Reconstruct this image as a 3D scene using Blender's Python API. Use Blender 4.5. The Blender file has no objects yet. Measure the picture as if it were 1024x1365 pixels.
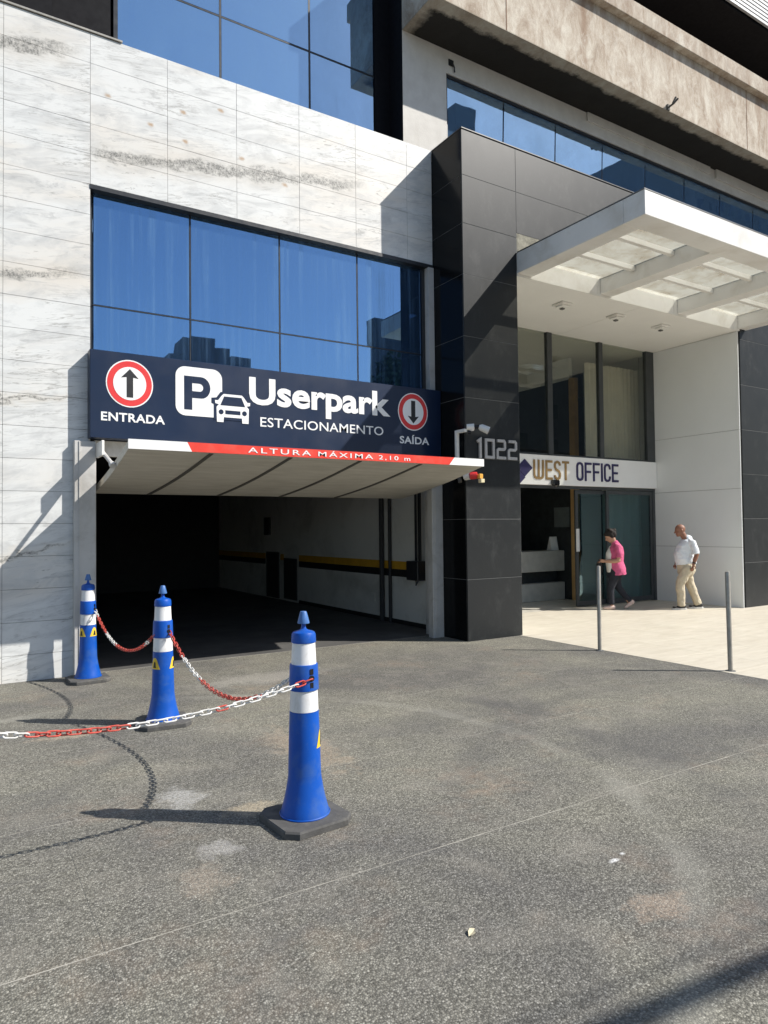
import bpy, math, random
from mathutils import Vector, Matrix
random.seed(7)
R = math.radians
S = bpy.context.scene
COL = S.collection

# ------------------------------------------------------------------ camera, sky, sun, exposure
cd = bpy.data.cameras.new('camera')
cam = bpy.data.objects.new('camera', cd)
COL.objects.link(cam)
PIT, ROL, YAW = 0.02552021, -0.01103834, 0.55601373
fw = Vector((math.sin(YAW), math.cos(YAW), 0)); rt = Vector((math.cos(YAW), -math.sin(YAW), 0)); up = Vector((0, 0, 1))
fw2 = math.cos(PIT) * fw + math.sin(PIT) * up
up2 = math.cos(PIT) * up - math.sin(PIT) * fw
r3 = math.cos(ROL) * rt + math.sin(ROL) * up2
u3 = math.cos(ROL) * up2 - math.sin(ROL) * rt
cam.matrix_world = Matrix(((r3.x, u3.x, -fw2.x, 0), (r3.y, u3.y, -fw2.y, 0), (r3.z, u3.z, -fw2.z, 1.65), (0, 0, 0, 1)))
cd.sensor_fit = 'HORIZONTAL'; cd.sensor_width = 36.0; cd.lens = 36.0 * 915.24 / 1024.0
cd.clip_start = 0.05; cd.clip_end = 2000
S.camera = cam

SUN_EL = R(41.5)
sx, sy = 0.787, -0.617
to_sun = Vector((sx * math.cos(SUN_EL), sy * math.cos(SUN_EL), math.sin(SUN_EL)))
W = bpy.data.worlds.new('World'); S.world = W; W.use_nodes = True
nt = W.node_tree; nt.nodes.clear()
sky = nt.nodes.new('ShaderNodeTexSky'); sky.sky_type = 'NISHITA'; sky.sun_disc = False
sky.sun_elevation = SUN_EL; sky.sun_rotation = math.atan2(sx, sy)
sky.air_density = 1.0; sky.dust_density = 0.6; sky.ozone_density = 1.6
bg = nt.nodes.new('ShaderNodeBackground'); bg.inputs['Strength'].default_value = 0.095
wo = nt.nodes.new('ShaderNodeOutputWorld')
nt.links.new(sky.outputs[0], bg.inputs[0]); nt.links.new(bg.outputs[0], wo.inputs[0])
sl = bpy.data.lights.new('sun', 'SUN'); sl.energy = 4.6; sl.angle = R(0.53); sl.color = (1.0, 0.955, 0.885)
sun = bpy.data.objects.new('sun', sl); COL.objects.link(sun)
sun.location = to_sun * 60
sun.rotation_euler = (-to_sun).to_track_quat('-Z', 'Y').to_euler()
S.view_settings.view_transform = 'Standard'; S.view_settings.look = 'None'
S.view_settings.gamma = 1.0; S.view_settings.use_curve_mapping = False
S.view_settings.exposure = 0.55
S.render.engine = 'CYCLES'
S.cycles.use_denoising = True
S.cycles.max_bounces = 10; S.cycles.diffuse_bounces = 5; S.cycles.glossy_bounces = 5
S.cycles.transparent_max_bounces = 16; S.cycles.transmission_bounces = 8
S.cycles.sample_clamp_indirect = 6.0

# ------------------------------------------------------------------ material helpers
class NT:
    def __init__(s, name):
        s.m = bpy.data.materials.new(name); s.m.use_nodes = True
        s.t = s.m.node_tree; s.t.nodes.clear()
        s.out = s.t.nodes.new('ShaderNodeOutputMaterial')
    def n(s, typ, **k):
        o = s.t.nodes.new(typ)
        for a, b in k.items(): setattr(o, a, b)
        return o
    def l(s, a, b): s.t.links.new(a, b)
    def val(s, inp, v):
        if hasattr(v, 'is_output'): s.l(v, inp)
        else: inp.default_value = v
    def pos(s): return s.n('ShaderNodeNewGeometry').outputs['Position']
    def xyz(s, v):
        o = s.n('ShaderNodeSeparateXYZ'); s.l(v, o.inputs[0]); return o.outputs
    def comb(s, x, y, z):
        o = s.n('ShaderNodeCombineXYZ')
        for i, v in enumerate((x, y, z)): s.val(o.inputs[i], v)
        return o.outputs[0]
    def math(s, op, a, b=0.0, c=0.0, clamp=False):
        o = s.n('ShaderNodeMath', operation=op, use_clamp=clamp)
        s.val(o.inputs[0], a); s.val(o.inputs[1], b); s.val(o.inputs[2], c)
        return o.outputs[0]
    def scale(s, v, k):
        o = s.n('ShaderNodeMapping'); s.l(v, o.inputs[0]); o.inputs['Scale'].default_value = k; return o.outputs[0]
    def vadd(s, a, b):
        o = s.n('ShaderNodeVectorMath', operation='ADD'); s.val(o.inputs[0], a); s.val(o.inputs[1], b); return o.outputs[0]
    def noise(s, v, sc, det=4.0, rough=0.55, dist=0.0):
        o = s.n('ShaderNodeTexNoise')
        if v is not None: s.l(v, o.inputs['Vector'])
        o.inputs['Scale'].default_value = sc; o.inputs['Detail'].default_value = det
        o.inputs['Roughness'].default_value = rough; o.inputs['Distortion'].default_value = dist
        return o.outputs[0]
    def voro(s, v, sc, out='Distance', feature='F1'):
        o = s.n('ShaderNodeTexVoronoi', feature=feature); s.l(v, o.inputs['Vector']); o.inputs['Scale'].default_value = sc
        return o.outputs[out]
    def ramp(s, f, stops, interp='LINEAR'):
        o = s.n('ShaderNodeValToRGB'); s.l(f, o.inputs[0]); e = o.color_ramp.elements; o.color_ramp.interpolation = interp
        while len(e) < len(stops): e.new(0.5)
        for i, (p, c) in enumerate(stops):
            e[i].position = p
            e[i].color = (c, c, c, 1) if not hasattr(c, '__len__') else (c[0], c[1], c[2], 1)
        return o.outputs[0]
    def map(s, v, a, b, c=0.0, d=1.0, smooth=False):
        o = s.n('ShaderNodeMapRange'); o.clamp = True
        if smooth: o.interpolation_type = 'SMOOTHSTEP'
        s.l(v, o.inputs[0])
        for i, q in enumerate((a, b, c, d)): o.inputs[i + 1].default_value = q
        return o.outputs[0]
    def mix(s, f, a, b, mode='MIX'):
        o = s.n('ShaderNodeMix', data_type='RGBA', blend_type=mode)
        s.val(o.inputs[0], f)
        for i, v in ((6, a), (7, b)):
            if hasattr(v, 'is_output'): s.l(v, o.inputs[i])
            else: o.inputs[i].default_value = (v[0], v[1], v[2], 1)
        return o.outputs[2]
    def bump(s, h, strength=0.3, dist=0.01):
        o = s.n('ShaderNodeBump'); s.l(h, o.inputs['Height']); o.inputs['Strength'].default_value = strength
        o.inputs['Distance'].default_value = dist; return o.outputs[0]
    def bsdf(s, col, rough=0.6, metal=0.0, spec=0.5, normal=None, coat=0.0):
        o = s.n('ShaderNodeBsdfPrincipled')
        if hasattr(col, 'is_output'): s.l(col, o.inputs['Base Color'])
        else: o.inputs['Base Color'].default_value = (col[0], col[1], col[2], 1)
        s.val(o.inputs['Roughness'], rough); o.inputs['Metallic'].default_value = metal
        o.inputs['Specular IOR Level'].default_value = spec
        o.inputs['Coat Weight'].default_value = coat
        if normal is not None: s.l(normal, o.inputs['Normal'])
        return o.outputs[0]
    def done(s, sh): s.l(sh, s.out.inputs[0]); return s.m

def plain(name, col, rough=0.6, metal=0.0, spec=0.5, var=0.12, vs=6.0, bump=0.0, bs=60.0, dirt=None, ds=2.0, coat=0.0):
    """painted / plastic / metal surface with slight tonal variation, grime and relief"""
    t = NT(name); p = t.pos()
    n = t.noise(p, vs, 5, 0.6)
    c = t.mix(t.map(n, 0.3, 0.7), [x * (1 - var) for x in col], [min(1, x * (1 + var)) for x in col])
    if dirt is not None:
        d = t.map(t.noise(p, ds, 6, 0.65, 0.4), 0.5, 0.72, 0, 0.75)
        c = t.mix(d, c, dirt)
    nm = t.bump(t.noise(p, bs, 3), bump, 0.004) if bump else None
    r = t.map(t.noise(p, vs * 2.3, 3), 0.3, 0.7, max(0, rough - 0.07), min(1, rough + 0.07))
    return t.done(t.bsdf(c, r, metal, spec, nm, coat))

M = {}
ARC = (0.93568, 4.12206, 2.892)
def build_materials():
    # exposed-aggregate concrete
    t = NT('aggregate_concrete'); p = t.pos()
    x, y, z = t.xyz(p)
    st = t.n('ShaderNodeTexVoronoi'); t.l(p, st.inputs['Vector']); st.inputs['Scale'].default_value = 125
    g = t.ramp(t.xyz(st.outputs['Color'])[0], [(0.0, (0.055, 0.054, 0.046)), (0.35, (0.145, 0.142, 0.122)), (0.7, (0.232, 0.227, 0.197)), (0.94, (0.32, 0.312, 0.272)), (1.0, (0.45, 0.44, 0.39))])
    g = t.mix(t.map(st.outputs['Distance'], 0.35, 0.75, 0, 0.7), g, (0.055, 0.053, 0.046))
    fine = t.noise(p, 210, 2)
    g = t.mix(t.map(fine, 0.35, 0.7, 0.0, 0.28), g, (0.27, 0.26, 0.225))
    big = t.noise(p, 0.55, 6, 0.62, 0.6)
    g = t.mix(t.map(big, 0.36, 0.66, 0.0, 1.0), t.mix(1.0, g, (0.78, 0.77, 0.80), 'MULTIPLY'), t.mix(1.0, g, (1.22, 1.20, 1.12), 'MULTIPLY'))
    mid = t.noise(p, 2.6, 5, 0.6, 0.3)
    g = t.mix(t.map(mid, 0.52, 0.75, 0, 0.35), g, (0.30, 0.275, 0.235))
    # long tyre-worn arcs
    ar = t.noise(t.scale(p, (0.28, 1.5, 1)), 1.3, 4, 0.6, 1.5)
    g = t.mix(t.map(ar, 0.56, 0.74, 0, 0.4), g, (0.10, 0.097, 0.095))
    # reddish dust patches and whitish scuffs
    rd = t.math('MULTIPLY', t.map(t.noise(t.vadd(p, (7.3, 2.1, 0)), 1.15, 4, 0.6), 0.55, 0.75), t.map(t.noise(p, 9, 4), 0.35, 0.65))
    g = t.mix(t.math('MULTIPLY', rd, 0.36), g, (0.36, 0.255, 0.18))
    def blot(g, cx, cy, rx, ry, col, amt, ns=9):
        dx = t.math('DIVIDE', t.math('SUBTRACT', x, cx), rx); dy = t.math('DIVIDE', t.math('SUBTRACT', y, cy), ry)
        d = t.math('SQRT', t.math('ADD', t.math('MULTIPLY', dx, dx), t.math('MULTIPLY', dy, dy)))
        d = t.math('ADD', d, t.math('MULTIPLY', t.math('SUBTRACT', t.noise(p, ns, 6, 0.7), 0.5), 2.4))
        k = t.math('MULTIPLY', t.map(d, 0.35, 1.0, 1, 0, True), t.map(t.noise(p, 60, 3, 0.7), 0.38, 0.62, 0.25, 1))
        return t.mix(t.math('MULTIPLY', k, amt), g, col)
    def arc(g, cx, cy, rad, w, col, amt, ns=1.7):
        dx = t.math('SUBTRACT', x, cx); dy = t.math('SUBTRACT', y, cy)
        d = t.math('SUBTRACT', t.math('SQRT', t.math('ADD', t.math('MULTIPLY', dx, dx), t.math('MULTIPLY', dy, dy))), rad)
        d = t.math('ADD', d, t.math('MULTIPLY', t.math('SUBTRACT', t.noise(p, ns, 4, 0.6), 0.5), w * 2.2))
        k = t.math('MULTIPLY', t.map(t.math('ABSOLUTE', d), w * 0.25, w, 1, 0, True), t.map(t.noise(p, 1.1, 5, 0.65), 0.38, 0.62))
        return t.mix(t.math('MULTIPLY', k, amt * 0.6), g, col)
    g = arc(g, ARC[0], ARC[1], ARC[2], 0.11, (0.34, 0.33, 0.285), 0.6)
    g = arc(g, ARC[0], ARC[1], ARC[2] + 0.55, 0.20, (0.075, 0.074, 0.074), 0.55)
    g = arc(g, 5.5, 1.2, 3.6, 0.16, (0.08, 0.078, 0.075), 0.5)
    g = arc(g, -3.0, 8.2, 4.9, 0.14, (0.085, 0.083, 0.08), 0.45)
    g = blot(g, 4.4, 3.4, 0.9, 0.7, (0.085, 0.083, 0.085), 0.5, 2.5)
    g = blot(g, 3.6, 4.9, 1.1, 0.35, (0.095, 0.093, 0.09), 0.45, 2.5)
    g = blot(g, 0.3, 4.6, 0.5, 0.4, (0.11, 0.105, 0.10), 0.4, 3)
    g = blot(g, 1.19, 4.33, 0.17, 0.24, (0.46, 0.455, 0.44), 0.65)
    g = blot(g, 1.17, 3.52, 0.14, 0.12, (0.42, 0.41, 0.40), 0.55)
    g = blot(g, 1.47, 3.93, 0.20, 0.13, (0.48, 0.40, 0.28), 0.6)
    g = blot(g, 1.00, 3.25, 0.16, 0.20, (0.38, 0.31, 0.24), 0.45)
    g = blot(g, 0.80, 6.15, 0.35, 0.10, (0.50, 0.40, 0.29), 0.6)
    g = blot(g, 2.25, 4.75, 0.28, 0.75, (0.40, 0.31, 0.22), 0.5)
    g = blot(g, 3.9, 3.0, 0.55, 0.3, (0.36, 0.34, 0.30), 0.15, 4)
    g = blot(g, 2.6, 1.95, 0.22, 0.12, (0.42, 0.32, 0.24), 0.5)
    g = blot(g, 2.77, 2.33, 0.05, 0.022, (0.75, 0.75, 0.74), 0.95, 30)
    g = blot(g, 2.86, 2.36, 0.02, 0.014, (0.75, 0.75, 0.74), 0.95, 30)
    g = blot(g, 2.9, 7.3, 1.1, 0.35, (0.40, 0.375, 0.335), 0.55, 3)
    hgt = t.math('ADD', t.math('MULTIPLY', st.outputs['Distance'], -0.8), t.math('MULTIPLY', fine, 0.5))
    M['aggregate'] = t.done(t.bsdf(g, 0.85, 0, 0.3, t.bump(hgt, 0.55, 0.006)))
    M['mortar'] = plain('joint_mortar', (0.34, 0.325, 0.285), 0.95, spec=0.2, var=0.35, vs=4, dirt=(0.19, 0.18, 0.16), ds=0.7)
    M['garage_floor'] = plain('garage_concrete', (0.085, 0.082, 0.078), 0.8, var=0.3, vs=1.5, bump=0.2, dirt=(0.06, 0.06, 0.06))
    M['asphalt'] = plain('street_asphalt', (0.06, 0.06, 0.062), 0.9, var=0.25, vs=3, bump=0.4, bs=150)
    # cream polished floor tile
    t = NT('cream_tile'); p = t.pos()
    w = t.noise(t.scale(p, (1.0, 4.5, 1)), 2.2, 5, 0.6, 0.8)
    c = t.ramp(w, [(0.3, (0.54, 0.49, 0.395)), (0.55, (0.62, 0.57, 0.47)), (0.75, (0.67, 0.62, 0.52))])
    oi = t.n('ShaderNodeObjectInfo').outputs['Random']
    c = t.mix(t.map(oi, 0, 1, 0, 0.18), c, (0.50, 0.45, 0.36))
    c = t.mix(t.map(t.noise(p, 1.4, 6, 0.7), 0.5, 0.75, 0, 0.25), c, (0.42, 0.385, 0.32))
    M['cream'] = t.done(t.bsdf(c, 0.5, 0, 0.4))
    M['cream_joint'] = plain('cream_joint', (0.40, 0.37, 0.30), 0.9)
    # marble
    t = NT('veined_marble'); p = t.pos(); x, y, z = t.xyz(p)
    oi = t.n('ShaderNodeObjectInfo').outputs['Random']
    col_id = t.math('FLOOR', t.math('DIVIDE', t.math('SUBTRACT', x, -1.393), 0.905))
    off = t.math('MULTIPLY', t.math('GREATER_THAN', x, 1.32), 11.7)
    pv = t.comb(t.math('ADD', x, off), y, t.math('ADD', t.math('SUBTRACT', z, t.math('MULTIPLY', x, 0.16)), t.math('MULTIPLY', col_id, 0.015)))
    lowf = t.noise(t.scale(pv, (0.45, 1, 1.6)), 1.1, 4, 0.55, 0.5)
    c = t.mix(t.map(lowf, 0.47, 0.72), (0.675, 0.685, 0.675), (0.66, 0.625, 0.57))
    cloud = t.noise(t.scale(pv, (0.9, 1, 2.4)), 2.2, 6, 0.65, 0.8)
    c = t.mix(t.map(cloud, 0.45, 0.65, 0, 0.68), c, (0.45, 0.46, 0.46))
    pt = t.vadd(pv, t.comb(t.math('MULTIPLY', oi, 37.0), 0.0, t.math('MULTIPLY', oi, 19.0)))
    wisps = t.noise(t.scale(pt, (0.75, 1, 4.2)), 2.6, 10, 0.74, 1.2)
    dash = t.noise(t.scale(pt, (1.0, 1, 4.5)), 6.5, 6, 0.72, 0.5)
    dash = t.math('MULTIPLY', t.map(dash, 0.60, 0.68), t.map(t.noise(pt, 1.6, 3), 0.48, 0.62))
    c = t.mix(t.math('MULTIPLY', dash, 0.85), c, (0.22, 0.215, 0.20))
    c = t.mix(t.map(wisps, 0.55, 0.65, 0, 0.6), c, (0.36, 0.365, 0.365))
    ridge = t.math('ABSOLUTE', t.math('SUBTRACT', t.noise(t.scale(pv, (0.35, 1, 3.2)), 1.5, 7, 0.65, 1.0), 0.5))
    lm = t.map(t.noise(pv, 0.9, 3), 0.45, 0.6)
    c = t.mix(t.math('MULTIPLY', t.map(ridge, 0.0, 0.016, 0.85, 0), lm), c, (0.30, 0.295, 0.28))
    speck = t.math('MULTIPLY', t.map(t.noise(p, 55, 4, 0.7), 0.36, 0.58, 0.4, 1.0), t.map(t.noise(p, 24, 6, 0.75), 0.33, 0.55))
    def band(c, x0, x1, z0, slope, w):
        zc = t.math('ADD', t.math('MULTIPLY', t.math('SUBTRACT', x, x0), slope), z0)
        d = t.math('SUBTRACT', z, zc)
        d = t.math('ADD', d, t.math('MULTIPLY', t.math('SUBTRACT', t.noise(t.scale(p, (0.7, 1, 1.6)), 3.0, 6, 0.65), 0.5), 0.42))
        k = t.map(t.math('ABSOLUTE', d), w * 0.35, w, 1, 0, True)
        k = t.math('MULTIPLY', k, t.math('MULTIPLY', t.map(x, x0 - 0.1, x0 + 0.15), t.map(x, x1 - 0.5, x1, 1, 0)))
        halo = t.map(t.math('ABSOLUTE', d), 0.0, w * 3.6, 0.6, 0, True)
        halo = t.math('MULTIPLY', halo, t.math('MULTIPLY', t.map(x, x0 - 0.1, x0 + 0.15), t.map(x, x1 - 0.3, x1, 1, 0)))
        c = t.mix(t.math('MULTIPLY', halo, 0.8), c, (0.60, 0.55, 0.475))
        return t.mix(t.math('MULTIPLY', k, speck), c, (0.14, 0.14, 0.13))
    c = band(c, -3, 1.32, 6.35, 0.24, 0.10)
    c = band(c, -3, 1.32, 3.72, 0.24, 0.085)
    c = band(c, 1.32, 5.2, 6.16, 0.15, 0.10)
    c = band(c, -3, 1.3, 0.75, 0.19, 0.025)
    c = band(c, -3, 1.3, 2.55, 0.17, 0.03)
    for (bx, bz) in ((1.52, 6.92), (2.02, 6.72), (2.43, 7.0), (2.92, 7.18), (3.82, 6.42), (3.2, 6.62), (2.45, 6.63)):
        dx = t.math('MULTIPLY', t.math('SUBTRACT', x, bx), 14.0); dz = t.math('MULTIPLY', t.math('SUBTRACT', z, bz), 22.0)
        d = t.math('ADD', t.math('SQRT', t.math('ADD', t.math('MULTIPLY', dx, dx), t.math('MULTIPLY', dz, dz))), t.math('MULTIPLY', t.noise(p, 25, 4), 0.8))
        c = t.mix(t.map(d, 0.5, 1.25, 0.9, 0, True), c, (0.40, 0.27, 0.16))
    c = t.mix(t.map(oi, 0, 1, 0, 0.10), c, (0.62, 0.60, 0.56))
    c = t.mix(t.map(t.noise(t.scale(p, (3, 1, 0.5)), 2.0, 4), 0.55, 0.8, 0, 0.12), c, (0.45, 0.42, 0.37))
    M['marble'] = t.done(t.bsdf(c, 0.42, 0, 0.35))
    M['joint_dark'] = plain('joint_dark', (0.16, 0.155, 0.15), 0.9)
    # black granite
    t = NT('black_granite'); p = t.pos()
    oi = t.n('ShaderNodeObjectInfo').outputs['Random']
    n1 = t.noise(p, 140, 3, 0.7)
    c = t.ramp(n1, [(0.35, (0.006, 0.0075, 0.0085)), (0.6, (0.016, 0.0185, 0.020)), (0.78, (0.050, 0.055, 0.058))])
    sm = t.noise(t.scale(p, (1.3, 1.3, 0.8)), 3.2, 9, 0.75, 0.3)
    c = t.mix(t.map(sm, 0.52, 0.8, 0, 0.4), c, (0.085, 0.087, 0.086))
    c = t.mix(t.map(oi, 0, 1, 0, 0.2), c, (0.035, 0.036, 0.037))
    r = t.map(sm, 0.35, 0.7, 0.40, 0.48)
    M['granite'] = t.done(t.bsdf(c, r, 0, 0.28))
    t = NT('polished_granite'); p = t.pos()
    c = t.ramp(t.noise(p, 140, 3, 0.7), [(0.4, (0.004, 0.0045, 0.005)), (0.75, (0.012, 0.0125, 0.013))])
    M['granite_polished'] = t.done(t.bsdf(c, 0.16, 0, 0.14))
    M['granite_joint'] = plain('granite_joint', (0.19, 0.19, 0.185), 0.9)
    # raw concrete
    t = NT('stained_concrete'); p = t.pos(); x, y, z = t.xyz(p)
    c = t.ramp(t.noise(t.scale(p, (1.3, 1, 0.7)), 2.4, 10, 0.78, 0.5), [(0.34, (0.31, 0.245, 0.185)), (0.48, (0.46, 0.39, 0.315)), (0.62, (0.60, 0.55, 0.465))])
    dr = t.noise(t.scale(p, (1.0, 1.0, 0.10)), 2.1, 6, 0.65)
    c = t.mix(t.map(dr, 0.56, 0.72, 0, 0.6), c, (0.22, 0.125, 0.07))
    c = t.mix(t.map(t.noise(t.scale(p, (1, 1, 0.6)), 6, 7, 0.75, 0.9), 0.52, 0.66, 0, 0.5), c, (0.64, 0.61, 0.54))
    top = t.math('MULTIPLY', t.map(z, 9.95, 10.45), t.map(t.noise(t.scale(p, (1, 1, 0.25)), 3.2, 5, 0.7), 0.4, 0.65))
    c = t.mix(t.math('MULTIPLY', top, 0.45), c, (0.20, 0.13, 0.085))
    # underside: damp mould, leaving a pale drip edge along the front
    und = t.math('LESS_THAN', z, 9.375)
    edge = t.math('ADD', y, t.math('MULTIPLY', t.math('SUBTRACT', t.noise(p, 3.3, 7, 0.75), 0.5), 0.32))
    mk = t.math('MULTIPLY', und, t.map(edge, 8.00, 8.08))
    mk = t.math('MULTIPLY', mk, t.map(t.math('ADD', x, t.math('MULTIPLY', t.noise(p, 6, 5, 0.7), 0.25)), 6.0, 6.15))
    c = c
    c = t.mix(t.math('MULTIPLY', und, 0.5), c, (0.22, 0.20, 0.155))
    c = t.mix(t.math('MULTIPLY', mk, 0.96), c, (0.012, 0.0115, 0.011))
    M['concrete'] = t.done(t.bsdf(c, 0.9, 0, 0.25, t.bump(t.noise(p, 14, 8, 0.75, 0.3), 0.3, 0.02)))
    t = NT('rough_render'); p = t.pos()
    c = t.ramp(t.noise(p, 3.0, 7, 0.7), [(0.3, (0.58, 0.555, 0.515)), (0.7, (0.70, 0.675, 0.63))])
    c = t.mix(t.map(t.noise(t.scale(p, (1, 1, 0.2)), 2.6, 4), 0.58, 0.8, 0, 0.3), c, (0.34, 0.29, 0.23))
    M['render'] = t.done(t.bsdf(c, 0.9, 0, 0.25, t.bump(t.noise(p, 55, 4), 0.4, 0.006)))
    # blue reflective solar glass over a pale interior
    def blue_glass(name, gl, tr, kg, smear, streak=0.04):
        t = NT(name); p = t.pos()
        oi = t.n('ShaderNodeObjectInfo').outputs['Random']
        nm = t.bump(t.noise(p, 0.9, 2), 0.035, 0.05)
        g = t.n('ShaderNodeBsdfGlossy'); g.inputs['Roughness'].default_value = 0.012
        t.l(t.mix(t.map(oi, 0, 1, 0, 0.25), gl, [v * 0.85 for v in gl]), g.inputs[0]); t.l(nm, g.inputs['Normal'])
        tp = t.n('ShaderNodeBsdfTransparent'); tp.inputs[0].default_value = (*tr, 1)
        d = t.n('ShaderNodeBsdfDiffuse'); d.inputs[0].default_value = (0.16, 0.30, 0.50, 1)
        m1 = t.n('ShaderNodeMixShader'); m1.inputs[0].default_value = kg
        t.l(tp.outputs[0], m1.inputs[1]); t.l(g.outputs[0], m1.inputs[2])
        dirt = t.map(t.noise(t.scale(p, (1.3, 1, 0.9)), 1.2, 6, 0.65, 0.5), 0.3, 0.75, smear * 0.6, smear * 1.5)
        stk = t.map(t.noise(t.scale(p, (7.5, 1, 0.16)), 1.7, 5, 0.7, 0.1), 0.5, 0.72, 0, streak)
        stk = t.math('MULTIPLY', stk, t.map(t.noise(t.scale(p, (1.2, 1, 1.6)), 1.0, 3), 0.38, 0.6, 0.2, 1))
        dirt = t.math('ADD', dirt, stk, clamp=True)
        m2 = t.n('ShaderNodeMixShader'); t.l(dirt, m2.inputs[0])
        t.l(m1.outputs[0], m2.inputs[1]); t.l(d.outputs[0], m2.inputs[2])
        return t.done(m2.outputs[0])
    M['glass_low'] = blue_glass('blue_glass_low', (0.29, 0.50, 0.76), (0.36, 0.52, 0.72), 0.56, 0.05, 0.34)
    M['glass_up'] = blue_glass('blue_glass_upper', (0.54, 0.78, 1.0), (0.36, 0.52, 0.72), 0.62, 0.20)
    M['glass_strip'] = blue_glass('blue_glass_strip', (0.58, 0.82, 1.0), (0.40, 0.58, 0.80), 0.60, 0.24)
    def clear_glass(name, tint, kg, col=(0.8, 0.85, 0.85)):
        t = NT(name)
        g = t.n('ShaderNodeBsdfGlossy'); g.inputs['Roughness'].default_value = 0.01; g.inputs[0].default_value = (*col, 1)
        tp = t.n('ShaderNodeBsdfTransparent'); tp.inputs[0].default_value = (*tint, 1)
        m1 = t.n('ShaderNodeMixShader'); m1.inputs[0].default_value = kg
        t.l(tp.outputs[0], m1.inputs[1]); t.l(g.outputs[0], m1.inputs[2])
        return t.done(m1.outputs[0])
    M['glass_clear'] = clear_glass('lobby_glass', (0.80, 0.81, 0.77), 0.10)
    M['glass_teal'] = clear_glass('teal_door_glass', (0.50, 0.60, 0.625), 0.14, (0.45, 0.62, 0.66))
    M['blind'] = plain('pale_curtain', (0.62, 0.63, 0.62), 0.9, var=0.06)
    M['curtain'] = plain('beige_curtain', (0.78, 0.72, 0.63), 0.9, var=0.10, vs=3)
    t = NT('polycarbonate'); p = t.pos()
    c = t.mix(t.map(t.noise(p, 2.5, 6, 0.7, 0.5), 0.45, 0.75), (0.80, 0.79, 0.72), (0.50, 0.43, 0.32))
    d = t.n('ShaderNodeBsdfDiffuse'); tl = t.n('ShaderNodeBsdfTranslucent'); tp = t.n('ShaderNodeBsdfTransparent')
    t.l(c, d.inputs[0]); t.l(c, tl.inputs[0]); tp.inputs[0].default_value = (0.9, 0.9, 0.86, 1)
    m1 = t.n('ShaderNodeMixShader'); m1.inputs[0].default_value = 0.72
    t.l(d.outputs[0], m1.inputs[1]); t.l(tl.outputs[0], m1.inputs[2])
    m2 = t.n('ShaderNodeMixShader'); m2.inputs[0].default_value = 0.64
    t.l(m1.outputs[0], m2.inputs[1]); t.l(tp.outputs[0], m2.inputs[2])
    M['poly'] = t.done(m2.outputs[0])
    M['white'] = plain('white_panel', (0.76, 0.75, 0.72), 0.4, var=0.04, vs=1.5, dirt=(0.58, 0.55, 0.49), ds=1.6)
    M['white_wall'] = plain('white_cladding', (0.72, 0.74, 0.735), 0.45, var=0.025, vs=1.2)
    M['ceiling'] = plain('white_ceiling', (0.80, 0.79, 0.75), 0.6, var=0.03, vs=1)
    M['shadow_gap'] = plain('shadow_gap', (0.14, 0.14, 0.13), 0.9)
    M['black_metal'] = plain('black_aluminium', (0.022, 0.023, 0.026), 0.4, var=0.1)
    M['dark_panel'] = plain('dark_panel', (0.006, 0.006, 0.008), 0.7, var=0.15, spec=0.15)
    M['grey_frame'] = plain('grey_frame', (0.16, 0.165, 0.17), 0.45, 0.3)
    M['door_frame'] = plain('dark_door_frame', (0.06, 0.066, 0.07), 0.4, 0.3)
    M['steel'] = plain('brushed_steel', (0.36, 0.34, 0.30), 0.42, 0.35, var=0.2, vs=12)
    M['number'] = plain('number_metal', (0.42, 0.41, 0.40), 0.5, 0.2)
    M['jamb'] = plain('grey_jamb', (0.50, 0.49, 0.47), 0.5, 0.0, var=0.08, vs=2, dirt=(0.30, 0.28, 0.25), ds=2.5)
    M['navy'] = plain('navy_sign', (0.006, 0.016, 0.046), 0.38, var=0.08, vs=1.2, spec=0.45)
    M['sign_white'] = plain('white_vinyl', (0.80, 0.80, 0.79), 0.45, var=0.02)
    M['sign_red'] = plain('red_vinyl', (0.66, 0.035, 0.035), 0.45, var=0.05)
    M['strip_red'] = plain('red_tape', (0.75, 0.05, 0.03), 0.4, var=0.08, dirt=(0.62, 0.12, 0.08), ds=6)
    M['sign_black'] = plain('black_vinyl', (0.015, 0.015, 0.017), 0.5)
    M['gold'] = plain('gold_letter', (0.29, 0.185, 0.075), 0.5, 0.1)
    M['navy_letter'] = plain('navy_letter', (0.022, 0.018, 0.085), 0.5)
    t = NT('door_lining'); p = t.pos()
    c = t.ramp(t.noise(t.scale(p, (1.2, 9, 9)), 1.6, 6, 0.65), [(0.3, (0.48, 0.455, 0.39)), (0.7, (0.62, 0.59, 0.52))])
    c = t.mix(t.map(t.noise(p, 1.3, 5, 0.6), 0.5, 0.75, 0, 0.4), c, (0.38, 0.355, 0.30))
    M['door_lining'] = t.done(t.bsdf(c, 0.75, 0, 0.3))
    M['batten'] = plain('dark_batten', (0.085, 0.08, 0.07), 0.8)
    M['garage_wall'] = plain('garage_paint', (0.74, 0.73, 0.68), 0.75, var=0.05, vs=1.0, dirt=(0.42, 0.41, 0.37), ds=0.9)
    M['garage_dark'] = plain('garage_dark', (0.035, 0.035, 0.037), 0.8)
    M['yellow_band'] = plain('yellow_band', (0.66, 0.36, 0.03), 0.55)
    M['black_band'] = plain('black_band', (0.02, 0.02, 0.02), 0.55)
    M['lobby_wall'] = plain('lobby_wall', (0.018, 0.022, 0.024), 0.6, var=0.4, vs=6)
    M['lobby_floor'] = plain('lobby_floor', (0.55, 0.52, 0.45), 0.4)
    M['wood'] = plain('gold_wood', (0.50, 0.31, 0.12), 0.5, var=0.12, vs=8)
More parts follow.
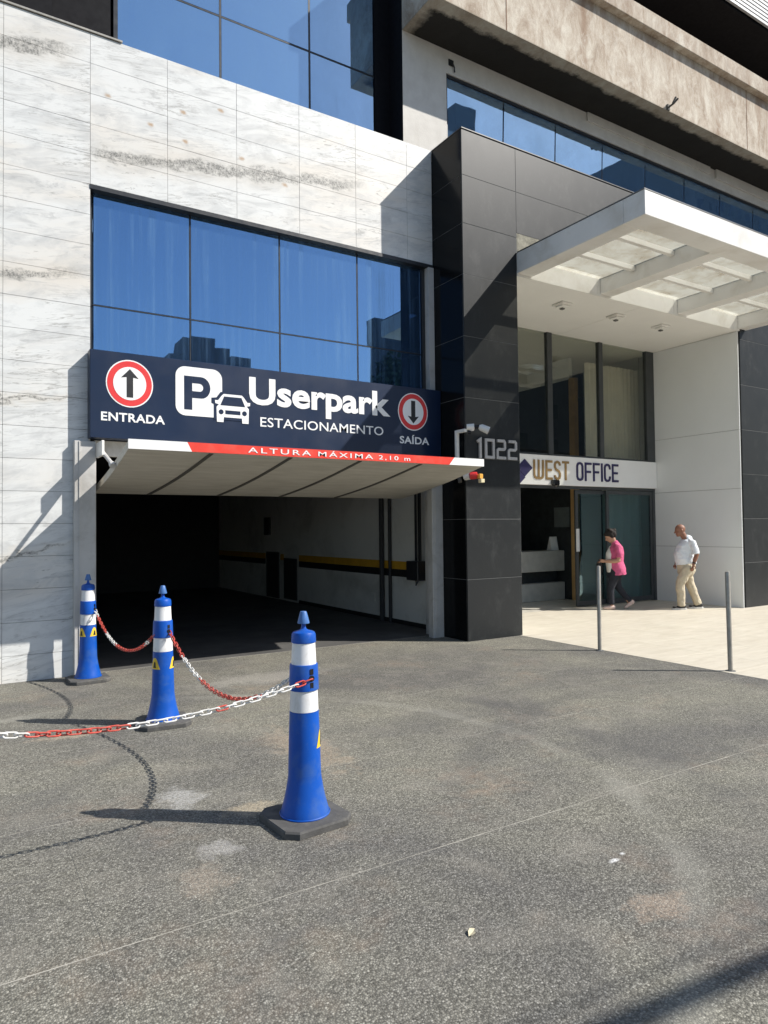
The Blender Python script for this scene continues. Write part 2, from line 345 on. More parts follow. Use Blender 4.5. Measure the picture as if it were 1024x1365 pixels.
    M['desk'] = plain('desk_laminate', (0.40, 0.39, 0.36), 0.45)
    M['blue_plastic'] = plain('blue_plastic', (0.003, 0.075, 0.40), 0.42, var=0.12, vs=5, spec=0.32, dirt=(0.05, 0.12, 0.33), ds=7)
    M['cap_plastic'] = plain('faded_blue_plastic', (0.055, 0.15, 0.38), 0.45, var=0.15, vs=20)
    M['reflective'] = plain('white_sheeting', (0.74, 0.74, 0.74), 0.4, var=0.06, dirt=(0.50, 0.47, 0.42), ds=10)
    M['rubber'] = plain('grey_rubber', (0.075, 0.073, 0.070), 0.85, var=0.25, vs=10, bump=0.3, bs=90, dirt=(0.16, 0.15, 0.13), ds=8)
    M['yellow'] = plain('yellow_sticker', (0.72, 0.50, 0.04), 0.5)
    M['chain_red'] = plain('red_chain_plastic', (0.50, 0.065, 0.045), 0.5, var=0.3, vs=30, dirt=(0.55, 0.18, 0.14), ds=12)
    M['chain_white'] = plain('white_chain_plastic', (0.70, 0.69, 0.66), 0.5, var=0.12, vs=40, dirt=(0.48, 0.46, 0.42), ds=12)
    M['camera_white'] = plain('camera_white', (0.70, 0.69, 0.66), 0.45)
    M['amber'] = plain('amber_lens', (0.72, 0.38, 0.07), 0.3)
    M['cable'] = plain('black_cable', (0.02, 0.02, 0.02), 0.7)
    M['leaf'] = plain('dry_leaf', (0.52, 0.47, 0.33), 0.8, var=0.2, vs=60)
    M['foliage'] = plain('tree_foliage', (0.05, 0.085, 0.03), 0.7, var=0.5, vs=2)
    M['bark'] = plain('bark', (0.11, 0.085, 0.06), 0.9)
    M['facade_grey'] = plain('far_facade', (0.16, 0.165, 0.17), 0.9, var=0.15, vs=0.2)
    M['far_glass'] = plain('far_window', (0.03, 0.035, 0.045), 0.2)
    M['skin_f'] = plain('skin_tan', (0.42, 0.235, 0.155), 0.6, var=0.08)
    M['skin_m'] = plain('skin_brown', (0.25, 0.115, 0.07), 0.55, var=0.08)
    M['hair'] = plain('dark_hair', (0.012, 0.008, 0.006), 0.85, var=0.4, vs=60)
    M['pink'] = plain('pink_knit', (0.54, 0.095, 0.205), 0.9, var=0.18, vs=14)
    M['undershirt'] = plain('white_undershirt', (0.68, 0.66, 0.62), 0.9)
    M['navy_cloth'] = plain('navy_cloth', (0.011, 0.013, 0.021), 0.85, var=0.25, vs=9)
    M['tee'] = plain('white_tshirt', (0.70, 0.74, 0.78), 0.9, var=0.05, vs=8)
    M['khaki'] = plain('beige_cotton', (0.52, 0.455, 0.335), 0.9, var=0.08, vs=8)
    M['shoe_pink'] = plain('pale_pink_shoe', (0.66, 0.50, 0.43), 0.7)
    M['shoe_black'] = plain('black_shoe', (0.025, 0.025, 0.027), 0.6)
    M['sole'] = plain('white_sole', (0.60, 0.59, 0.56), 0.7)
    M['bag'] = plain('black_leather', (0.015, 0.015, 0.016), 0.5)
    M['paper'] = plain('paper', (0.62, 0.62, 0.60), 0.7)
    M['lens'] = plain('dark_lens', (0.012, 0.012, 0.014), 0.15)
    M['eye'] = plain('eye', (0.03, 0.02, 0.015), 0.3)
build_materials()

# ------------------------------------------------------------------ mesh helpers
def origin(o):
    v = Vector((0, 0, 0))
    while o is not None:
        v += o.location; o = o.parent
    return v

class MB:
    def __init__(s): s.v = []; s.f = []; s.mi = []
    def add(s, vs, fs, mi=0):
        k = len(s.v); s.v += [tuple(v) for v in vs]; s.f += [tuple(i + k for i in f) for f in fs]; s.mi += [mi] * len(fs); return s
    def box(s, a, b, mi=0):
        (x0, y0, z0), (x1, y1, z1) = a, b
        return s.add([(x0, y0, z0), (x1, y0, z0), (x1, y1, z0), (x0, y1, z0), (x0, y0, z1), (x1, y0, z1), (x1, y1, z1), (x0, y1, z1)],
                     [(0, 3, 2, 1), (4, 5, 6, 7), (0, 1, 5, 4), (1, 2, 6, 5), (2, 3, 7, 6), (3, 0, 4, 7)], mi)
    def bbox(s, a, b, e=0.004, mi=0):
        """box with small chamfers on every edge"""
        c = [(a[i] + b[i]) / 2 for i in range(3)]; h = [(b[i] - a[i]) / 2 for i in range(3)]
        e = min(e, min(h) * 0.6); vs = []; idx = {}
        for sxx in (-1, 1):
            for syy in (-1, 1):
                for szz in (-1, 1):
                    sg = (sxx, syy, szz)
                    for ax in range(3):
                        p = [c[i] + sg[i] * (h[i] if i == ax else h[i] - e) for i in range(3)]
                        idx[(sg, ax)] = len(vs); vs.append(p)
        fs = []
        for ax in range(3):
            u, w = (ax + 1) % 3, (ax + 2) % 3
            for sg in (-1, 1):
                q = []
                for (su, sw) in ((-1, -1), (1, -1), (1, 1), (-1, 1)):
                    k = [0, 0, 0]; k[ax] = sg; k[u] = su; k[w] = sw; q.append(idx[(tuple(k), ax)])
                fs.append(tuple(q if sg > 0 else q[::-1]))
        for ax in range(3):
            u, w = (ax + 1) % 3, (ax + 2) % 3
            for su in (-1, 1):
                for sw in (-1, 1):
                    k0 = [0, 0, 0]; k0[ax] = -1; k0[u] = su; k0[w] = sw; k1 = list(k0); k1[ax] = 1
                    q = [idx[(tuple(k0), u)], idx[(tuple(k1), u)], idx[(tuple(k1), w)], idx[(tuple(k0), w)]]
                    fs.append(tuple(q if su * sw < 0 else q[::-1]))
        for sg in [(a1, b1, c1) for a1 in (-1, 1) for b1 in (-1, 1) for c1 in (-1, 1)]:
            q = [idx[(sg, 0)], idx[(sg, 1)], idx[(sg, 2)]]
            fs.append(tuple(q if sg[0] * sg[1] * sg[2] > 0 else q[::-1]))
        return s.add(vs, fs, mi)
    def quad(s, a, b, c, d, mi=0): return s.add([a, b, c, d], [(0, 1, 2, 3)], mi)
    def tube(s, pts, rad, n=10, mi=0, caps=True):
        pts = [Vector(p) for p in pts]; m = len(pts)
        rad = rad if hasattr(rad, '__len__') else [rad] * m
        tg = [(pts[min(i + 1, m - 1)] - pts[max(i - 1, 0)]).normalized() for i in range(m)]
        a = Vector((0, 0, 1)) if abs(tg[0].z) < 0.9 else Vector((1, 0, 0))
        x = tg[0].cross(a).normalized(); vs = []
        for i in range(m):
            x = (x - tg[i] * x.dot(tg[i])).normalized(); y = tg[i].cross(x)
            for k in range(n):
                t = 2 * math.pi * k / n; vs.append(pts[i] + (x * math.cos(t) + y * math.sin(t)) * rad[i])
        fs = [(i * n + k, i * n + (k + 1) % n, (i + 1) * n + (k + 1) % n, (i + 1) * n + k) for i in range(m - 1) for k in range(n)]
        if caps: fs += [tuple(range(n))[::-1], tuple((m - 1) * n + k for k in range(n))]
        return s.add(vs, fs, mi)
    def lathe(s, prof, c=(0, 0, 0), n=32, mi=0, cap=True):
        vs = []
        for (r, z) in prof:
            for k in range(n):
                t = 2 * math.pi * k / n; vs.append((c[0] + r * math.cos(t), c[1] + r * math.sin(t), c[2] + z))
        m = len(prof)
        fs = [(i * n + k, i * n + (k + 1) % n, (i + 1) * n + (k + 1) % n, (i + 1) * n + k) for i in range(m - 1) for k in range(n)]
        if cap: fs += [tuple(range(n))[::-1], tuple((m - 1) * n + k for k in range(n))]
        return s.add(vs, fs, mi)
    def prism_xz(s, poly, y0, y1, mi=0):
        """polygon in the facade plane (x, z), front at y0 (towards the street), back at y1"""
        n = len(poly)
        ar = sum(poly[i][0] * poly[(i + 1) % n][1] - poly[(i + 1) % n][0] * poly[i][1] for i in range(n))
        if ar < 0: poly = poly[::-1]
        vs = [(x, y0, z) for x, z in poly] + [(x, y1, z) for x, z in poly]
        fs = [tuple(range(n)), tuple(range(2 * n - 1, n - 1, -1))]
        fs += [(i, i + n, (i + 1) % n + n, (i + 1) % n) for i in range(n)]
        return s.add(vs, fs, mi)
    def prism_xy(s, poly, z0, z1, mi=0):
        n = len(poly)
        vs = [(x, y, z1) for x, y in poly] + [(x, y, z0) for x, y in poly]
        fs = [tuple(range(n)), tuple(range(2 * n - 1, n - 1, -1))] + [((i + 1) % n, i, i + n, (i + 1) % n + n) for i in range(n)]
        return s.add(vs, fs, mi)
    def stroke(s, pts, w, y0, y1, closed=False, mi=0):
        """a lettering stroke in (x, z) with mitred corners"""
        n = len(pts); P = [Vector((p[0], p[1])) for p in pts]; L = []; Q = []
        for i in range(n):
            a = P[i - 1] if (closed or i > 0) else None; b = P[(i + 1) % n] if (closed or i < n - 1) else None
            d1 = (P[i] - a).normalized() if a is not None else None; d2 = (b - P[i]).normalized() if b is not None else None
            d1 = d1 or d2; d2 = d2 or d1
            n1 = Vector((-d1.y, d1.x)); n2 = Vector((-d2.y, d2.x)); m = (n1 + n2)
            m = m / max(0.3, m.dot(n1)) if m.length > 1e-6 else n1
            L.append(P[i] + m * w / 2); Q.append(P[i] - m * w / 2)
        k = n if closed else n - 1; m_ = n
        vs = [(p.x, y0, p.y) for p in L] + [(p.x, y0, p.y) for p in Q] + [(p.x, y1, p.y) for p in L] + [(p.x, y1, p.y) for p in Q]
        fs = []
        for i in range(k):
            j = (i + 1) % n
            fs += [(i, m_ + i, m_ + j, j), (i, j, 2 * m_ + j, 2 * m_ + i), (m_ + i, 3 * m_ + i, 3 * m_ + j, m_ + j)]
        if not closed: fs += [(0, 2 * m_, 3 * m_, m_), (n - 1, m_ + n - 1, 3 * m_ + n - 1, 2 * m_ + n - 1)]
        return s.add(vs, fs, mi)
    def mesh(s, name, mats, smooth=False, shift=None):
        me = bpy.data.meshes.new(name)
        vs = s.v if shift is None else [(a - shift[0], b - shift[1], c - shift[2]) for a, b, c in s.v]
        me.from_pydata(vs, [], s.f); me.update()
        for m in (mats if isinstance(mats, (list, tuple)) else [mats]): me.materials.append(m)
        if any(s.mi): me.polygons.foreach_set('material_index', s.mi)
        if smooth:
            me.polygons.foreach_set('use_smooth', [True] * len(me.polygons))
            if smooth != 'all':
                try: me.set_sharp_from_angle(angle=R(35))
                except Exception: pass
        return me
    def build(s, name, mats, parent=None, smooth=False, local=False):
        """vertices are in world space (or in the parent's space when local)"""
        sh = None
        if parent is not None and not local: sh = origin(parent)
        if parent is None and not local:
            n = len(s.v); zs = [v[2] for v in s.v]
            c = Vector(((min(v[0] for v in s.v) + max(v[0] for v in s.v)) / 2, (min(v[1] for v in s.v) + max(v[1] for v in s.v)) / 2, min(zs)))
            o = bpy.data.objects.new(name, s.mesh(name, mats, smooth, c)); o.location = c
        else:
            o = bpy.data.objects.new(name, s.mesh(name, mats, smooth, sh))
        o.parent = parent; COL.objects.link(o); return o

def put(name, me, parent, world):
    o = bpy.data.objects.new(name, me); o.parent = parent
    o.location = Vector(world) - (origin(parent) if parent else Vector((0, 0, 0)))
    COL.objects.link(o); return o
def tag(o, label=None, cat=None, group=None, kind=None):
    if label: o['label'] = label
    if cat: o['category'] = cat
    if group: o['group'] = group
    if kind: o['kind'] = kind
    return o
def empty(name, loc, rz=0.0, label=None, cat=None, group=None):
    o = bpy.data.objects.new(name, None); o.location = loc; o.rotation_euler = (0, 0, rz); o.empty_display_size = 0.2
    COL.objects.link(o); return tag(o, label, cat, group)
_tile = {}
def tile_mesh(name, sx_, sy_, sz_, mat, e=0.0015):
    k = (name, round(sx_, 3), round(sy_, 3), round(sz_, 3))
    if k not in _tile: _tile[k] = MB().bbox((0, 0, 0), (sx_, sy_, sz_), e).mesh(name, mat)
    return _tile[k]
def text_mesh(txt, x0, x1, z0, z1, y0, y1, bold=0.0, shear=0.0, spacing=1.0):
    """lettering as flat solid glyphs fitted into the rectangle x0..x1, z0..z1 on a vertical plane"""
    cu = bpy.data.curves.new('lettering', 'FONT'); cu.body = txt; cu.size = 1.0; cu.offset = bold; cu.shear = shear
    cu.space_character = spacing; cu.resolution_u = 4
    ob = bpy.data.objects.new('lettering', cu); COL.objects.link(ob)
    dg = bpy.context.evaluated_depsgraph_get()
    me = bpy.data.meshes.new_from_object(ob.evaluated_get(dg)); bpy.data.objects.remove(ob); bpy.data.curves.remove(cu)
    xs = [v.co.x for v in me.vertices]; ys = [v.co.y for v in me.vertices]
    ax, bx, ay, by = min(xs), max(xs), min(ys), max(ys)
    mb = MB(); vs = [(x0 + (v.co.x - ax) / (bx - ax) * (x1 - x0), y0, z0 + (v.co.y - ay) / (by - ay) * (z1 - z0)) for v in me.vertices]
    fs = [tuple(p.vertices) for p in me.polygons]
    # orient towards -Y
    fixed = []
    for f in fs:
        a, b, c = (Vector(vs[f[0]]), Vector(vs[f[1]]), Vector(vs[f[2]]))
        fixed.append(f if (b - a).cross(c - a).y < 0 else f[::-1])
    cnt = {}
    for f in fixed:
        for i in range(len(f)):
            e = (f[i], f[(i + 1) % len(f)]); cnt[e] = 1
    mb.add(vs, fixed)
    side = []; n = len(vs); mb.v += [(x, y1, z) for x, y, z in vs]
    for (a, b) in cnt:
        if (b, a) not in cnt: side.append((b, a, a + n, b + n))
    mb.f += side; mb.mi += [0] * len(side)
    bpy.data.meshes.remove(me)
    return mb
def disc(cx, cz, r, n=40): return [(cx + r * math.cos(2 * math.pi * k / n), cz + r * math.sin(2 * math.pi * k / n)) for k in range(n)]

# ------------------------------------------------------------------ setting: ground, slabs, floors
g = MB().quad((-400, -400, -0.03), (400, -400, -0.03), (400, 8.9, -0.03), (-400, 8.9, -0.03)).build('ground', M['asphalt'])
tag(g, kind='structure')
pv = MB().quad((-9, -4.2, -0.0015), (7.35, -4.2, -0.0015), (7.35, 8.74, -0.0015), (-9, 8.74, -0.0015)).build('pavement', M['mortar'])
tag(pv, kind='structure')
xs = [-9.0, -4.2, 0.5, 7.345]
ys = [-4.2, -2.3, -0.7, 0.9, 2.92, 4.33, 5.74, 7.15, 8.72]
for i in range(len(xs) - 1):
    for j in range(len(ys) - 1):
        x0, x1, y0, y1 = xs[i] + 0.001, xs[i + 1] - 0.001, ys[j] + 0.004, ys[j + 1] - 0.004
        put('slab', tile_mesh('slab', x1 - x0, y1 - y0, 0.05, M['aggregate'], 0.0005), pv, (x0, y0, -0.05 + random.uniform(-0.0003, 0.0003)))
ef = MB().quad((7.35, -4.2, -0.004), (18.2, -4.2, -0.004), (18.2, 9.95, -0.004), (7.35, 9.95, -0.004)).build('entrance_floor', M['cream_joint'])
tag(ef, kind='structure')
xs = [7.352 + 0.9 * k for k in range(13)]; ys = [9.94 - 0.9 * k for k in range(16)]
for i in range(12):
    for j in range(15):
        put('floor_tile', tile_mesh('floor_tile', 0.897, 0.897, 0.03, M['cream'], 0.001), ef, (xs[i], ys[j + 1], -0.03 + 0.003))
gf = MB().quad((-3.2, 8.74, -0.003), (6.6, 8.74, -0.003), (6.6, 20, -0.003), (-3.2, 20, -0.003)).build('garage_floor', M['garage_floor'])
tag(gf, kind='structure')
lf = MB().quad((7.4, 9.95, -0.003), (16, 9.95, -0.003), (16, 15, -0.003), (7.4, 15, -0.003)).build('lobby_floor', M['lobby_floor'])
tag(lf, kind='structure')

# ------------------------------------------------------------------ the office building
YF = 8.65      # plane of the marble front
YP = 7.90      # plane of the black granite
B = empty('office_building', (4, 8.65, 0), 0,
          'office block clad in white marble and black granite with blue mirror windows', 'building')
# --- marble wall
ROW = [0.0, 0.296] + [0.296 + 0.366 * k for k in range(1, 21)]
COLX = [-2.298, -1.393, -0.488, 0.417, 1.322, 2.227, 3.132, 4.042, 4.947, 5.852, 6.325]
mw = MB()
mw.box((-2.298, YF + 0.022, 0), (1.31, YF + 0.16, 7.59))
mw.box((1.31, YF + 0.022, 5.80), (6.325, YF + 0.16, 7.59))
mw.box((-3.2, YF + 0.16, 2.74), (6.33, YF + 0.2, 3.0))
mwall = mw.build('marble_wall', M['joint_dark'], B)
for i in range(len(COLX) - 1):
    for j in range(len(ROW) - 1):
        x0, x1, z0, z1 = COLX[i], COLX[i + 1], ROW[j], ROW[j + 1]
        if x0 > 1.3 and z1 < 5.80: continue
        if x0 < 1.3 < x1 and z0 < 2.75:  pass
        e = 0.0018
        put('marble_panel', tile_mesh('marble_panel', x1 - x0 - 2 * e, 0.02, z1 - z0 - 2 * e, M['marble'], 0.001), mwall,
            (x0 + e, YF + random.uniform(-0.0012, 0.0012), z0 + e))
# --- lower mirror window
YW = YF + 0.09
lw = MB()
lw.box((1.318, YF - 0.01, 5.735), (6.325, YF + 0.14, 5.788))
lw.box((1.322, YW + 0.02, 2.74), (1.36, YF + 0.22, 5.73))
lw.box((6.16, YW - 0.02, 2.74), (6.215, YF + 0.22, 5.73))
for mx in (2.532, 3.772, 5.008): lw.box((mx - 0.007, YW + 0.003, 2.74), (mx + 0.007, YW + 0.06, 5.73))
lw.box((1.36, YW + 0.0025, 4.371), (6.16, YW + 0.05, 4.383))
lwo = lw.build('lower_window', M['black_metal'], B)
mxs = [1.36, 2.532, 3.772, 5.008, 6.16]
for i in range(4):
    for (z0, z1) in ((2.76, 4.368), (4.386, 5.735)):
        a = (mxs[i] + 0.013, YW + 0.004, z0 + 0.002); b = (mxs[i + 1] - 0.013, YW + 0.012, z1 - 0.002)
        o = MB().box((-(b[0] - a[0]) / 2, 0, -(b[2] - a[2]) / 2), ((b[0] - a[0]) / 2, 0.008, (b[2] - a[2]) / 2)).mesh('window_pane', M['glass_low'])
        o = put('window_pane', o, lwo, ((a[0] + b[0]) / 2, a[1], (a[2] + b[2]) / 2))
        o.rotation_euler = (random.uniform(-1, 1) * 0.0016, 0, random.uniform(-1, 1) * 0.0016)
MB().box((6.218, YF - 0.03, 3.30), (6.322, YF + 0.14, 5.735)).build('window_return', M['jamb'], B)
# curtain hung behind the window
def curtain_mesh(x0, x1, z0, z1, y, amp, wl, seed):
    rnd = random.Random(seed); mb = MB(); n = int((x1 - x0) / wl * 6); vs = []; ph = 0
    for i in range(n + 1):
        ph += rnd.uniform(0.5, 1.5) * math.pi / 3
        x = x0 + (x1 - x0) * i / n; yy = y + amp * math.sin(ph) * rnd.uniform(0.7, 1.2)
        vs += [(x, yy, z0), (x, yy + amp * 0.1, z1)]
    mb.add(vs, [(2 * i, 2 * i + 2, 2 * i + 3, 2 * i + 1) for i in range(n)])
    return mb
curtain_mesh(1.4, 6.1, 2.8, 5.72, YW + 0.22, 0.035, 0.16, 3).build('window_curtain', M['blind'], lwo, smooth='all')
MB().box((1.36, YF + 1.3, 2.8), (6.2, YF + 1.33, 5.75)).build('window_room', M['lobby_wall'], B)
# --- upper mirror window, set back
YU = 9.05
uw = MB()
uw.box((1.64, YU - 0.10, 7.60), (1.69, YU + 0.1, 13.5))
for mx in (3.052, 4.41): uw.box((mx - 0.013, YU + 0.004, 7.55), (mx + 0.013, YU + 0.08, 13.5))
uw.box((1.69, YU + 0.0045, 8.75), (5.53, YU + 0.07, 8.77))
uw.box((1.69, YU - 0.006, 11.2), (5.53, YU + 0.07, 11.23))
uwo = uw.build('upper_window', M['black_metal'], B)
mxs = [1.69, 3.052, 4.41, 5.53]
for i in range(3):
    for (z0, z1) in ((7.55, 8.745), (8.775, 11.2), (11.23, 13.4)):
        a = (mxs[i] + 0.017, z0 + 0.002); b = (mxs[i + 1] - 0.017, z1 - 0.002)
        me = MB().box((-(b[0] - a[0]) / 2, 0, -(b[1] - a[1]) / 2), ((b[0] - a[0]) / 2, 0.008, (b[1] - a[1]) / 2)).mesh('window_pane', M['glass_up'])
        o = put('window_pane', me, uwo, ((a[0] + b[0]) / 2, YU + 0.006, (a[1] + b[1]) / 2))
        o.rotation_euler = (random.uniform(-1, 1) * 0.002, 0, random.uniform(-1, 1) * 0.002)
MB().box((1.7, YU + 0.35, 7.6), (5.5, YU + 0.38, 13.4)).build('window_blind', M['blind'], uwo)
MB().box((5.53, YU - 0.02, 7.5), (5.80, YU + 0.3, 13.5)).box((5.795, YF + 0.001, 7.62), (5.80, YU - 0.02, 13.5)).build('dark_reveal', M['dark_panel'], B)
dp = MB(); dp.box((-3.2, YU - 0.30, 7.5), (0.92, YU - 0.25, 13.5)); dp.box((0.94, YU - 0.12, 7.5), (1.60, YU - 0.06, 13.5))
dp.build('dark_panel', M['dark_panel'], B)
MB().box((-3.2, YF - 0.02, 7.622), (1.685, YF + 0.30, 7.642)).build('window_sill', M['steel'], B)
MB().box((-3.2, YF + 0.162, 7.45), (5.8, YU + 0.4, 7.60)).build('window_ledge', M['joint_dark'], B)
# --- rendered wall with the ribbon window
rw = MB(); rw.box((5.80, YF, 7.57), (6.645, YF + 0.2, 9.36)); rw.box((6.645, YF, 8.985), (21, YF + 0.2, 9.36))
rw.build('rendered_wall', M['render'], B)
MB().box((9.9, YF - 0.035, 9.20), (13.7, YF - 0.002, 9.355)).box((13.9, YF - 0.05, 9.16), (19.5, YF - 0.002, 9.355)).build('render_patch', M['render'], B)
sw = MB(); sw.box((6.645, YF + 0.02, 8.925), (21, YF + 0.15, 8.982)); sw.box((6.648, YF + 0.02, 7.62), (6.675, YF + 0.15, 8.89))
mul = [6.66, 7.885, 9.118, 10.36, 11.612, 12.87, 14.12, 15.4, 16.7, 18.0, 19.3]
for mx in mul[1:]: sw.box((mx - 0.010, YF + 0.05, 7.62), (mx + 0.010, YF + 0.12, 8.89))
swo = sw.build('ribbon_window', M['black_metal'], B)
for i in range(len(mul) - 1):
    a, b = mul[i] + 0.014, mul[i + 1] - 0.014
    me = MB().box((-(b - a) / 2, 0, -0.66), ((b - a) / 2, 0.008, 0.66)).mesh('window_pane', M['glass_strip'])
    o = put('window_pane', me, swo, ((a + b) / 2, YF + 0.055, 8.255))
    o.rotation_euler = (R(2.2) + random.uniform(-1, 1) * 0.0025, 0, random.uniform(-1, 1) * 0.003)
MB().box((6.68, YF + 0.26, 7.62), (20.9, YF + 0.29, 8.97)).build('window_blind', M['blind'], swo)
hb = MB(); hb.box((6.69, YF - 0.012, 9.12), (6.79, YF - 0.002, 9.22)); hb.tube([(6.70, YF - 0.02, 9.2), (6.73, YF - 0.06, 9.13), (6.79, YF - 0.03, 9.1), (6.80, YF - 0.02, 9.03)], 0.012, 6)
hb.build('hole_plate', M['black_metal'], B)  # black plate stands in for the dark inside a wall hole, plus its cable
# --- concrete beam and its capping
cb = MB()
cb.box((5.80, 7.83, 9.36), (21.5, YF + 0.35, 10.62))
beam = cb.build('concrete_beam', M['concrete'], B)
cp = MB(); cp.bbox((5.80, 7.70, 10.60), (21.5, 9.3, 10.93), 0.01)
cp.build('beam_capping', M['concrete'], B)
rj = plain('rust_joint', (0.20, 0.12, 0.075), 0.9)
for jx in (7.2, 13.75, 17.2): MB().box((jx - 0.008, 7.826, 9.37), (jx + 0.008, 7.8295, 10.60)).build('beam_joint', rj, B)
rb = MB(); rb.tube([(11.15, 7.83, 9.40), (11.16, 7.70, 9.43), (11.20, 7.64, 9.50)], 0.018, 6); rb.tube([(11.16, 7.72, 9.44), (11.22, 7.70, 9.56)], 0.02, 6); rb.box((11.12, 7.80, 9.36), (11.19, 7.83, 9.46))
rb.build('rusty_bracket', M['batten'], B)
# --- storey above: dark recess, soffit, louvred fascia
MB().box((5.8, 9.3, 10.9), (21.5, 9.4, 12.8)).build('recess_wall', M['dark_panel'], B)
MB().box((5.8, 8.02, 12.42), (24, 9.4, 12.8)).build('dark_soffit', M['dark_panel'], B)
uf = MB().box((5.8, 8.03, 12.44), (24, 8.06, 16.0)).build('louvre_fascia', M['grey_frame'], B)
lme = MB().bbox((0, 0, 0), (18.2, 0.05, 0.07), 0.006).mesh('louvre_slat', plain('louvre_grey', (0.30, 0.31, 0.325), 0.5))
for k in range(40): put('louvre_slat', lme, uf, (5.8, 7.95, 12.46 + 0.088 * k))
# --- granite portal
GZ = [0.0, 0.902, 1.789, 2.69, 3.586, 4.497, 5.42, 6.185, 6.91, 7.60]
gp = MB()
gp.box((6.335, YP + 0.0035, 0), (7.40, YF - 0.002, 7.585))
gp.box((7.40, YP + 0.0035, 5.95), (13.40, YF - 0.002, 7.585))
gp.box((13.43, YP + 0.0035, 0), (18.2, YF + 1.3, 7.585))
gpo = gp.build('granite_portal', M['granite_joint'], B)
def granite(x0, x1, z0, z1):
    e = 0.003
    put('granite_slab', tile_mesh('granite_slab', x1 - x0 - 2 * e, 0.02, z1 - z0 - 2 * e, M['granite'], 0.0015), gpo, (x0 + e, YP + random.uniform(-0.001, 0.001), z0 + e))
for j in range(9):
    granite(6.33, 7.40, GZ[j], GZ[j + 1])
    for xx in (13.42, 14.62, 15.82, 17.02): granite(xx, xx + 1.2, GZ[j], GZ[j + 1])
for (x0, x1, z0, z1) in ((7.92, 10.4, 5.96, 6.26), (10.4, 13.42, 5.96, 6.26), (7.40, 10.4, 6.26, 6.91), (10.4, 13.42, 6.26, 6.91), (7.40, 10.4, 6.91, 7.60), (10.4, 13.42, 6.91, 7.60)):
    granite(x0, x1, z0, z1)
MB().box((7.405, YP + 0.0015, 5.97), (7.915, YP + 0.020, 6.258)).build('bare_patch', plain('bare_concrete', (0.21, 0.20, 0.16), 0.95, var=0.4, vs=14, bump=0.5, bs=40), gpo)
for j in range(9):
    e = 0.003
    put('granite_slab', tile_mesh('granite_side', 0.02, YF - YP - 0.026, GZ[j + 1] - GZ[j] - 2 * e, M['granite_polished'], 0.0015), gpo, (6.331, YP + 0.024, GZ[j] + e))
MB().bbox((6.325, YP - 0.012, 7.602), (18.2, YF - 0.003, 7.622), 0.003).build('portal_coping', M['black_metal'], B)
# --- entrance porch
YB = 9.90
cl = MB(); cl.box((7.40, YP + 0.002, 5.58), (10.38, YB + 0.06, 5.66)); cl.box((10.388, YP + 0.002, 5.58), (13.40, YB + 0.06, 5.66))
cl.build('porch_ceiling', M['ceiling'], B)
MB().box((7.402, YP - 0.006, 5.585), (9.22, YP + 0.001, 5.93)).box((9.226, YP - 0.006, 5.585), (11.3, YP + 0.001, 5.93)).box((11.306, YP - 0.006, 5.585), (13.42, YP + 0.001, 5.93)).build('porch_header', M['white'], B)
sw_ = MB().box((13.37, YP + 0.03, 0), (13.43, YB + 0.4, 5.578)).build('porch_wall', M['shadow_gap'], B)
pz = [0.0, 0.93, 1.215, 2.40, 3.585, 4.6, 5.575]
pz = [0.0, 1.215, 2.40, 3.585, 5.575]
for j in range(4):
    put('wall_panel', tile_mesh('wall_panel', 0.02, 2.02, pz[j + 1] - pz[j] - 0.006, M['white_wall'], 0.002), sw_, (13.349, YP + 0.002, pz[j] + 0.003))
MB().box((7.401, YP + 0.03, 0), (7.42, YB - 0.01, 5.578)).build('porch_wall', M['white_wall'], B)
# glazed screen of the porch
gs = MB()
for (a, b) in ((7.42, 7.50), (10.03, 10.16), (11.54, 11.66), (13.08, 13.345)): gs.box((a, YB - 0.03, 3.095), (b, YB + 0.06, 5.578))
gs.box((7.42, YB - 0.02, 3.092), (13.345, YB + 0.05, 3.13))
gso = gs.build('glazed_screen', M['door_frame'], B)
for (a, b) in ((7.5, 8.75), (8.79, 10.03), (10.16, 11.54), (11.66, 13.08)):
    MB().box((a, YB + 0.005, 3.13), (b, YB + 0.013, 5.578)).build('window_pane', M['glass_clear'], gso)
MB().box((8.75, YB - 0.02, 3.13), (8.79, YB + 0.05, 5.578)).build('mullion', M['door_frame'], gso)
# sliding doors
dr = MB(); dr.box((7.42, YB + 0.00, 2.44), (13.345, YB + 0.12, 2.498)); dr.box((13.26, YB, 0), (13.345, YB + 0.12, 2.44))
dro = dr.build('sliding_door', M['door_frame'], B)
def leaf(x0, x1, y, name):
    f = MB(); w = 0.075
    f.box((x0, y, 0.02), (x0 + w, y + 0.04, 2.43)); f.box((x1 - w, y, 0.02), (x1, y + 0.04, 2.43))
    f.box((x0 + w, y, 0.02), (x1 - w, y + 0.04, 0.12)); f.box((x0 + w, y, 2.35), (x1 - w, y + 0.04, 2.43))
    f.build('door_leaf', M['door_frame'], dro)
    MB().box((x0 + w, y + 0.015, 0.12), (x1 - w, y + 0.023, 2.35)).build('door_glass', M['glass_teal'], dro)
leaf(10.86, 11.88, YB + 0.07, 'a'); leaf(11.74, 13.255, YB + 0.012, 'b')
MB().box((10.86, YB + 0.055, 1.15), (10.95, YB + 0.066, 1.62)).build('door_notice', M['paper'], dro)
